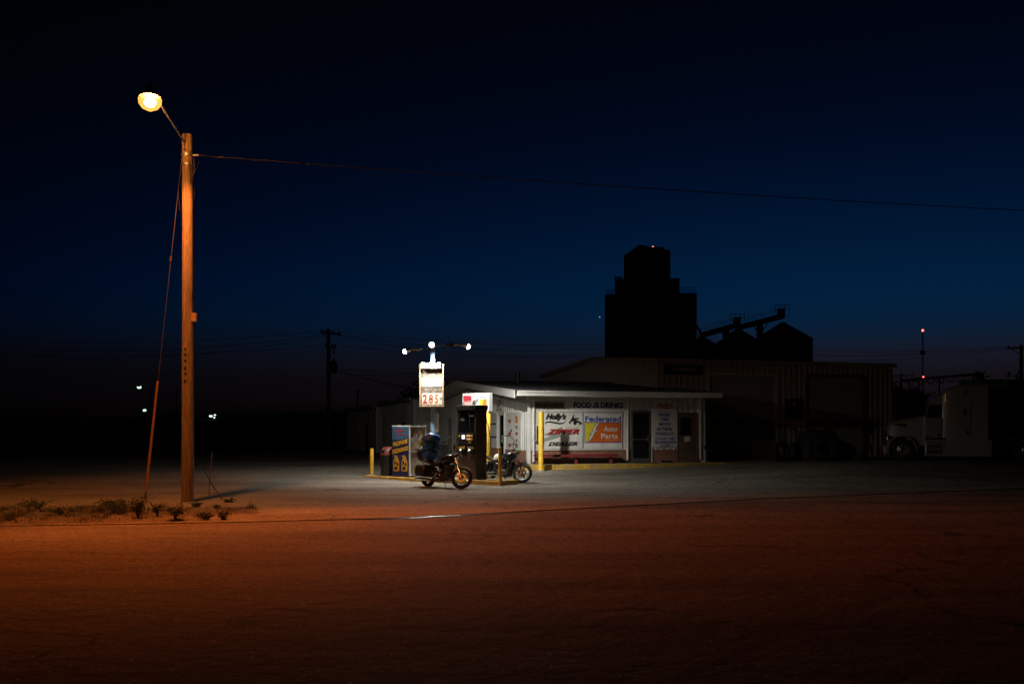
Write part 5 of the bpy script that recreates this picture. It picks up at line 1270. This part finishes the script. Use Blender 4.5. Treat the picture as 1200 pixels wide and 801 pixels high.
def rail(par, p, q, n=8, h=1.1, r=.05):
    b = MB(); p, q = Vector(p), Vector(q); up = Vector((0, 0, h))
    b.tube(p+up, q+up, r, None, 5); b.tube(p+up*.5, q+up*.5, r*.8, None, 5)
    for i in range(n+1): s_ = p.lerp(q, i/n); b.tube(s_, s_+up, r, None, 5)
    return b.build('handrail', 'matte', par)
rail(t, (33.5*S_, -3.5, hz_(347)), (51*S_, -3.5, hz_(347)), 6, 1.2); rail(t, (-51*S_, -5.5, hz_(348)), (-42*S_, -5.5, hz_(348)), 4, .9); rail(t, (-41*S_, -4, hz_(330)), (-33*S_, -4, hz_(330)), 3, .5, .12)
MB().tube((2*S_, 2, hz_(290.8)), (2*S_, 2, hz_(288)), .06).build('beacon_mast', 'matte', t); MB().sphere((2*S_, 2, hz_(287.6)), .22, 6).build('beacon', 'beacon', t)
# steel bins
DB = 170; SB = DB/1167
def bin_(label, px, eave, peak, hw):
    c_ = atp(px, 500, DB); t = thing('grain_bin', label, 'grain bin', (c_.x, DB, 0), 0, 'steel grain bins beside the elevator')
    z1 = 2+(500-eave)*SB; z2 = 2+(500-peak)*SB; r = hw*SB; pr = [(r, -.2)]
    k = 0
    while k*.9 < z1-.1: pr += [(r, k*.9+.02), (r+.05, k*.9+.45)]; k += 1
    pr += [(r, z1)]
    MB().lathe(pr, n=40).build('wall', 'galv', t, smooth=True); MB().lathe([(r+.15, z1+.01), (r*.12, z2-.2), (r*.1, z2), (.05, z2+.05)], n=40).build('cone_roof', 'galv', t)
    b = MB(); b.tube((r*.2, -r*.97, 0), (r*.2, -r*1.0-.1, z1), .06, None, 5); b.tube((r*.3, -r*.97, 0), (r*.3, -r*1.0-.1, z1), .06, None, 5); b.build('ladder', 'galv', t)
bin_('left grain bin, mostly hidden by the elevator', 823, 412, 394, 30); bin_('middle grain bin with a cone roof under the conveyor joint', 866, 407, 385.5, 34); bin_('right grain bin with a full cone roof under the conveyor end', 917.5, 397.5, 377.5, 33.5)
def conveyor(label, p, q, hgt=.95, legs=()):
    p, q = atp(*p, DB), atp(*q, DB); g = Vector((p.x, DB, 0)); t = thing('conveyor', label, 'conveyor', g, 0, 'conveyors over the grain bins')
    a, c_ = p-g, q-g; b = MB(); vs = [v+Vector((0, dy, dz)) for v in (a, c_) for dy in (-.6, .6) for dz in (-hgt/2, hgt/2)]
    b.add(vs, [(0, 1, 3, 2), (4, 6, 7, 5), (0, 4, 5, 1), (2, 3, 7, 6), (0, 2, 6, 4), (1, 5, 7, 3)]); b.build('casing', 'galv', t)
    rail(t, a+Vector((0, -.7, hgt/2)), c_+Vector((0, -.7, hgt/2)), 12, .9, .03)
    for f_, z_ in legs:
        s_ = a.lerp(c_, f_); zz_ = 2+(500-z_)*SB
        MB().box((s_.x, 0, (s_.z+zz_)/2), (.9, .9, s_.z-zz_)).build('support', 'galv', t); b = MB(); b.tube((s_.x-1.3, 0, s_.z-.3), (s_.x, 0, zz_+.2), .1, None, 5); b.tube((s_.x+1.3, 0, s_.z-.3), (s_.x, 0, zz_+.2), .1, None, 5); b.build('brace', 'galv', t)
    MB().box(c_+Vector((-.5, 0, .55)), (1.0, 1.1, 1.1)).build('drive_head', 'galv', t); rail(t, c_+Vector((-1.8, -1, .5)), c_+Vector((.6, -1, .5)), 3, 1.2, .05)
conveyor('lower inclined conveyor between elevator and middle bin', (821, 393), (867, 380), .95, ((.65, 396),)); conveyor('upper inclined conveyor reaching the right bin', (862, 384.5), (919, 369.8), .95, ((.5, 394),))
q = atp(816, 381, DB-.5); g = Vector((q.x, q.y, 0)); t = thing('down_spout', 'thin slanting spout from elevator annex to the conveyor', 'spout', g, 0)
MB().tube(q-g, atp(822, 391, DB-.5)-g, .2, None, 6).build('pipe', 'galv', t); MB().tube(atp(819, 395, DB-.5)-g, atp(819, 388, DB-.5)-g, .08, None, 6).build('post', 'galv', t); MB().tube((.44, 0, -.2), atp(819, 395, DB-.5)-g, .12, None, 6).build('post', 'galv', t)

# ================================================================== POLES, LINES, MAST
def util_pole(label, px, top, d, arms, r=.16, trans=False, rot=0.0):
    p = atp(px, top, d); t = thing('utility_pole', label, 'utility pole', (p.x, d, -.04), rot, 'far utility poles'); h = p.z+.04
    MB().lathe([(r*1.15, -.3), (r*.8, h)], n=12).build('pole', 'oldwood', t, smooth=True)
    for z, w_ in arms:
        MB().b2(-w_/2, w_/2, -.28, -.16, h-z-.06, h-z+.06).build('cross_arm', 'oldwood', t)
        for x in (-w_/2+.08, 0.25, w_/2-.08): MB().lathe([(.03, 0), (.06, .04), (.045, .1), (.06, .14), (.03, .2)], (x, -.22, h-z+.06), n=8).build('insulator', 'matte', t, smooth=True)
        MB().tube((-w_/2+.25, -.22, h-z-.06), (0, -.17, h-z-.6), .03, None, 5).build('arm_brace', 'oldwood', t)
    if trans:
        MB().lathe([(.26, 0), (.27, .02), (.27, .78), (.2, .84), (.08, .86)], (.46, -.1, h-3.3), n=16).build('transformer', 'matte', t, smooth=True); MB().b2(.1, .3, -.15, .0, h-3.0, h-2.9).build('transformer_bracket', 'matte', t)
        for x in (.38, .54): MB().lathe([(.03, 0), (.05, .06), (.03, .12), (.05, .18), (.02, .26)], (x, -.1, h-2.44), n=8).build('bushing', 'matte', t)
        for x, z in ((-.35, 1.5), (-.28, 1.8), (.3, 1.5)): MB().tube((x, -.2, h-z), (x+.1, -.22, h-z-.45), .05, None, 6).build('fuse_cutout', 'matte', t)
    return t
util_pole('utility pole with a transformer left of the price sign', 385, 385, 75, ((.35, 2.2), (1.4, 1.2)), .17, True, R(60))
util_pole('utility pole at the right edge of the view', 1197, 404, 85, ((.3, 2.6),), .16)
util_pole('small far utility pole between garage and truck', 1056, 437.5, 150, ((.3, 3.6),), .16)
util_pole('short distant pole over the sheds', 419, 456, 160, ((.5, .8),), .16, False)
util_pole('thin distant pole right of the street light pole', 206.5, 455, 170, ((.2, .5),), .14)
util_pole('pole hidden behind the grain elevator', 775, 396, 118, ((.3, 2.4),), .16)
def line(label, pts_, sag, r=.012, m='blackwire'):
    P_ = [atp(*q) for q in pts_]; g = P_[0]; t = thing('power_line', label, 'power line', g, 0, 'power lines')
    for a, c_ in zip(P_, P_[1:]): MB().path([p-g for p in catenary(a, c_, sag, 30)], r, 4).build('span', m, t)
for i, (y0, y1, y2, y3) in enumerate(((388, 387, 397, 405.5), (393, 391, 398.5, 406), (397, 392.5, 401, 407))):
    line(('highest', 'middle', 'lowest')[i]+' of the power lines on the far pole tops', ((-120, y0, 78), (384+i*1.5, y1, 75-.3*i), (775, y2, 118), (1197, y3, 85), (1400, y3-3, 75)), .9+.35*i, .012+.004*(i == 1))
line('line along the second cross arm of the transformer pole', ((-120, 403, 78), (386, 403.5, 75), (775, 411, 118)), .9)
line('upper drop line from the transformer to the store roof', ((391, 432, 75), (700, 436, 60)), .25); line('lower drop line from the transformer to the sheds', ((391, 432, 75), (520, 461, 62)), .2, .024); line('low communication line behind the sheds', ((386, 437, 75), (775, 428, 118)), .9)
# radio mast
mp = atp(1081.5, 388, 560); t = thing('radio_mast', 'thin lattice radio mast with red light beyond the truck', 'mast', (mp.x, 560, 0))
b = MB()
for k in range(3): a = 2*math.pi*k/3; b.tube((.7*math.cos(a), .7*math.sin(a), 0), (.3*math.cos(a), .3*math.sin(a), mp.z), .12, None, 5)
b.build('mast_leg', 'matte', t); b = MB(); z = 1.0
while z < mp.z-1: b.tube((-.6, 0, z), (.6, 0, z+1.2), .06, None, 4); z += 1.6
b.build('bracing', 'matte', t); MB().sphere((0, 0, mp.z+.5), .62, 6).build('beacon', 'beacon', t); MB().box((0, 0, 2+(500-413)*560/1167), (3.0, 1, 2.2)).build('antenna_drum', 'matte', t, bevel=.4)
MB().sphere((0, -.8, 2+(500-441.5)*560/1167), .42, 6).build('side_beacon', 'beacon', t)
# a bright planet low in the sky
p = atp(702.8, 371.3, 4000); o = MB().sphere((0, 0, 0), 2.1, 8).build('star', 'star', loc=p); tag(o, 'single bright star left of the grain elevator', 'star')

# ================================================================== FAR LIGHTS AND SHEDS ON THE LEFT
def far_lamp(label, px, py, d, m, r, side=1):
    p = atp(px, py, d); t = thing('yard_light', label, 'street light', (p.x+side*1.6, d, -.04), 0, 'far lit yard lights'); h = p.z+.04
    MB().lathe([(.13, -.3), (.09, h+.5)], n=8).build('pole', 'oldwood', t, smooth=True); MB().path([(0, 0, h+.3), (-side*.8, 0, h+.45), (-side*1.5, 0, h+.25)], .04, 6).build('arm', 'steel', t)
    MB().lathe([(.25, .1), (.3, .05), (.12, .3), (.05, .32)], (-side*1.6, 0, h), n=12).build('lamp_head', 'steel', t, smooth=True); MB().sphere((-side*1.6, 0, h), r, 8, (1.2, 1, .8)).build('lamp_globe', m, t, smooth=True)
far_lamp('highest greenish yard light left of the guy guard', 163, 453.5, 150, 'farled', .27); far_lamp('lower greenish yard light left of the guy guard', 169.3, 480.5, 300, 'farled', .42); far_lamp('amber far light touching the guy guard', 176.2, 488.8, 330, 'farorange', .44)
far_lamp('tiny amber light at the far left horizon', 29, 504.5, 900, 'farorange', .55)
def shed(label, px0, px1, top, d, dep, rise=1.2, lights=()):
    a = atp(px0, 500, d); c_ = atp(px1, 500, d); h = 2+(500-top)*d/1167+.05; L_ = c_.x-a.x
    t = thing('far_shed', label, 'shed', (a.x, d, -.05))
    MB().b2(0, L_, 0, dep, 0, h-rise).build('wall', 'oldwood', t); b = MB()
    b.add([(-.2, -.3, h-rise), (-.2, dep/2, h), (-.2, dep+.3, h-rise), (L_+.2, -.3, h-rise), (L_+.2, dep/2, h), (L_+.2, dep+.3, h-rise)], [(0, 1, 2), (3, 5, 4), (0, 3, 4, 1), (1, 4, 5, 2), (0, 2, 5, 3)]); b.build('roof', 'roof', t)
    for k in range(max(1, int(L_/9))): MB().b2(2+k*9, 5.2+k*9, -.06, -.005, .05, (h-rise)*.8).build('door', 'matte', t)
    for k, (px, py, r) in enumerate(lights): q = atp(px, py, d); MB().box((q.x-a.x, -.3, q.z+.05+r), (r*2.2, .5, r*.8)).build('lamp_hood', 'matte', t); MB().sphere((q.x-a.x, -.4, q.z+.05), r, 8, (1.3, 1, .8)).build('wall_lamp', 'farwhite', t)
shed('long low dark shed with lit white wall lamps beyond the lot', 226, 330, 483, 130, 14, 1.0, ((248, 487.3, .17), (252.8, 486, .11), (252, 489, .1)))
shed('dark gabled shed behind the guy guard', 160, 212, 484, 190, 16, 1.6); shed('low far shed left of the utility pole', 318, 402, 481, 112, 14, .9)

# ================================================================== TREES
def tree(label, px, d, h, r, seed, n=1500, leaf=.28, base=None):
    rnd = random.Random(seed); p = atp(px, 500, d); t = thing('tree', label, 'tree', (p.x, d, gz(p.x, d)-.05), 0, 'trees on the skyline')
    tr = MB(); tr.path([(0, 0, -.2), (.1, 0, h*.25), (-.05, .1, h*.55), (.1, 0, h*.85)], [.22, .18, .12, .04], 8); limbs = []
    for k in range(9):
        a = rnd.uniform(0, 6.28); z0 = h*rnd.uniform(.25, .6); e = Vector((math.cos(a)*r*rnd.uniform(.5, .9), math.sin(a)*r*rnd.uniform(.5, .9), z0+h*rnd.uniform(.12, .36))); limbs.append(e)
        tr.path([(0, 0, z0), (e.x*.5, e.y*.5, z0+(e.z-z0)*.35), e], [.08, .05, .02], 6)
    tr.build('trunk', 'bark', t, smooth=True); lf = MB(); cl = [(e, r*rnd.uniform(.22, .42)) for e in limbs]+[(Vector((rnd.gauss(0, r*.3), rnd.gauss(0, r*.3), h*rnd.uniform(.5, .92))), r*rnd.uniform(.25, .42)) for _ in range(8)]
    for k in range(n):
        c_, rr = rnd.choice(cl); q = Vector((rnd.gauss(0, 1), rnd.gauss(0, 1), rnd.gauss(0, .8))); q = c_+q.normalized()*rr*rnd.uniform(.3, 1.08)
        d_ = Vector((rnd.gauss(0, 1), rnd.gauss(0, 1), rnd.gauss(0, 1))).normalized(); s_ = d_.cross(Vector((rnd.gauss(0, 1), rnd.gauss(0, 1), rnd.gauss(0, 1)))).normalized(); L_ = leaf*rnd.uniform(.6, 1.4)
        lf.add([q, q+d_*L_*.5+s_*L_*.32, q+d_*L_, q+d_*L_*.5-s_*L_*.32], [(0, 1, 2, 3)])
    lf.build('crown', 'leaf', t)
tree('tree showing above the sheds left of the price sign', 481, 92, 6.2, 2.0, 21); tree('tree hidden behind the price sign over the store roof', 522, 96, 6.0, 1.6, 22)
tree('tree between garage and truck', 1052, 95, 5.8, 1.9, 23); tree('second tree behind the truck hood', 1068, 88, 5.0, 2.0, 24); tree('round tree behind the green box', 1166, 90, 6.8, 1.9, 25); tree('sparse tree at the right edge beside the utility pole', 1188, 100, 7.6, 1.3, 26, 260)
tree('low bush at the far left horizon', 140, 260, 4.2, 5.5, 27, 1200, .5); tree('dark tree beside the far sheds', 222, 150, 4.0, 2.4, 28, 900)
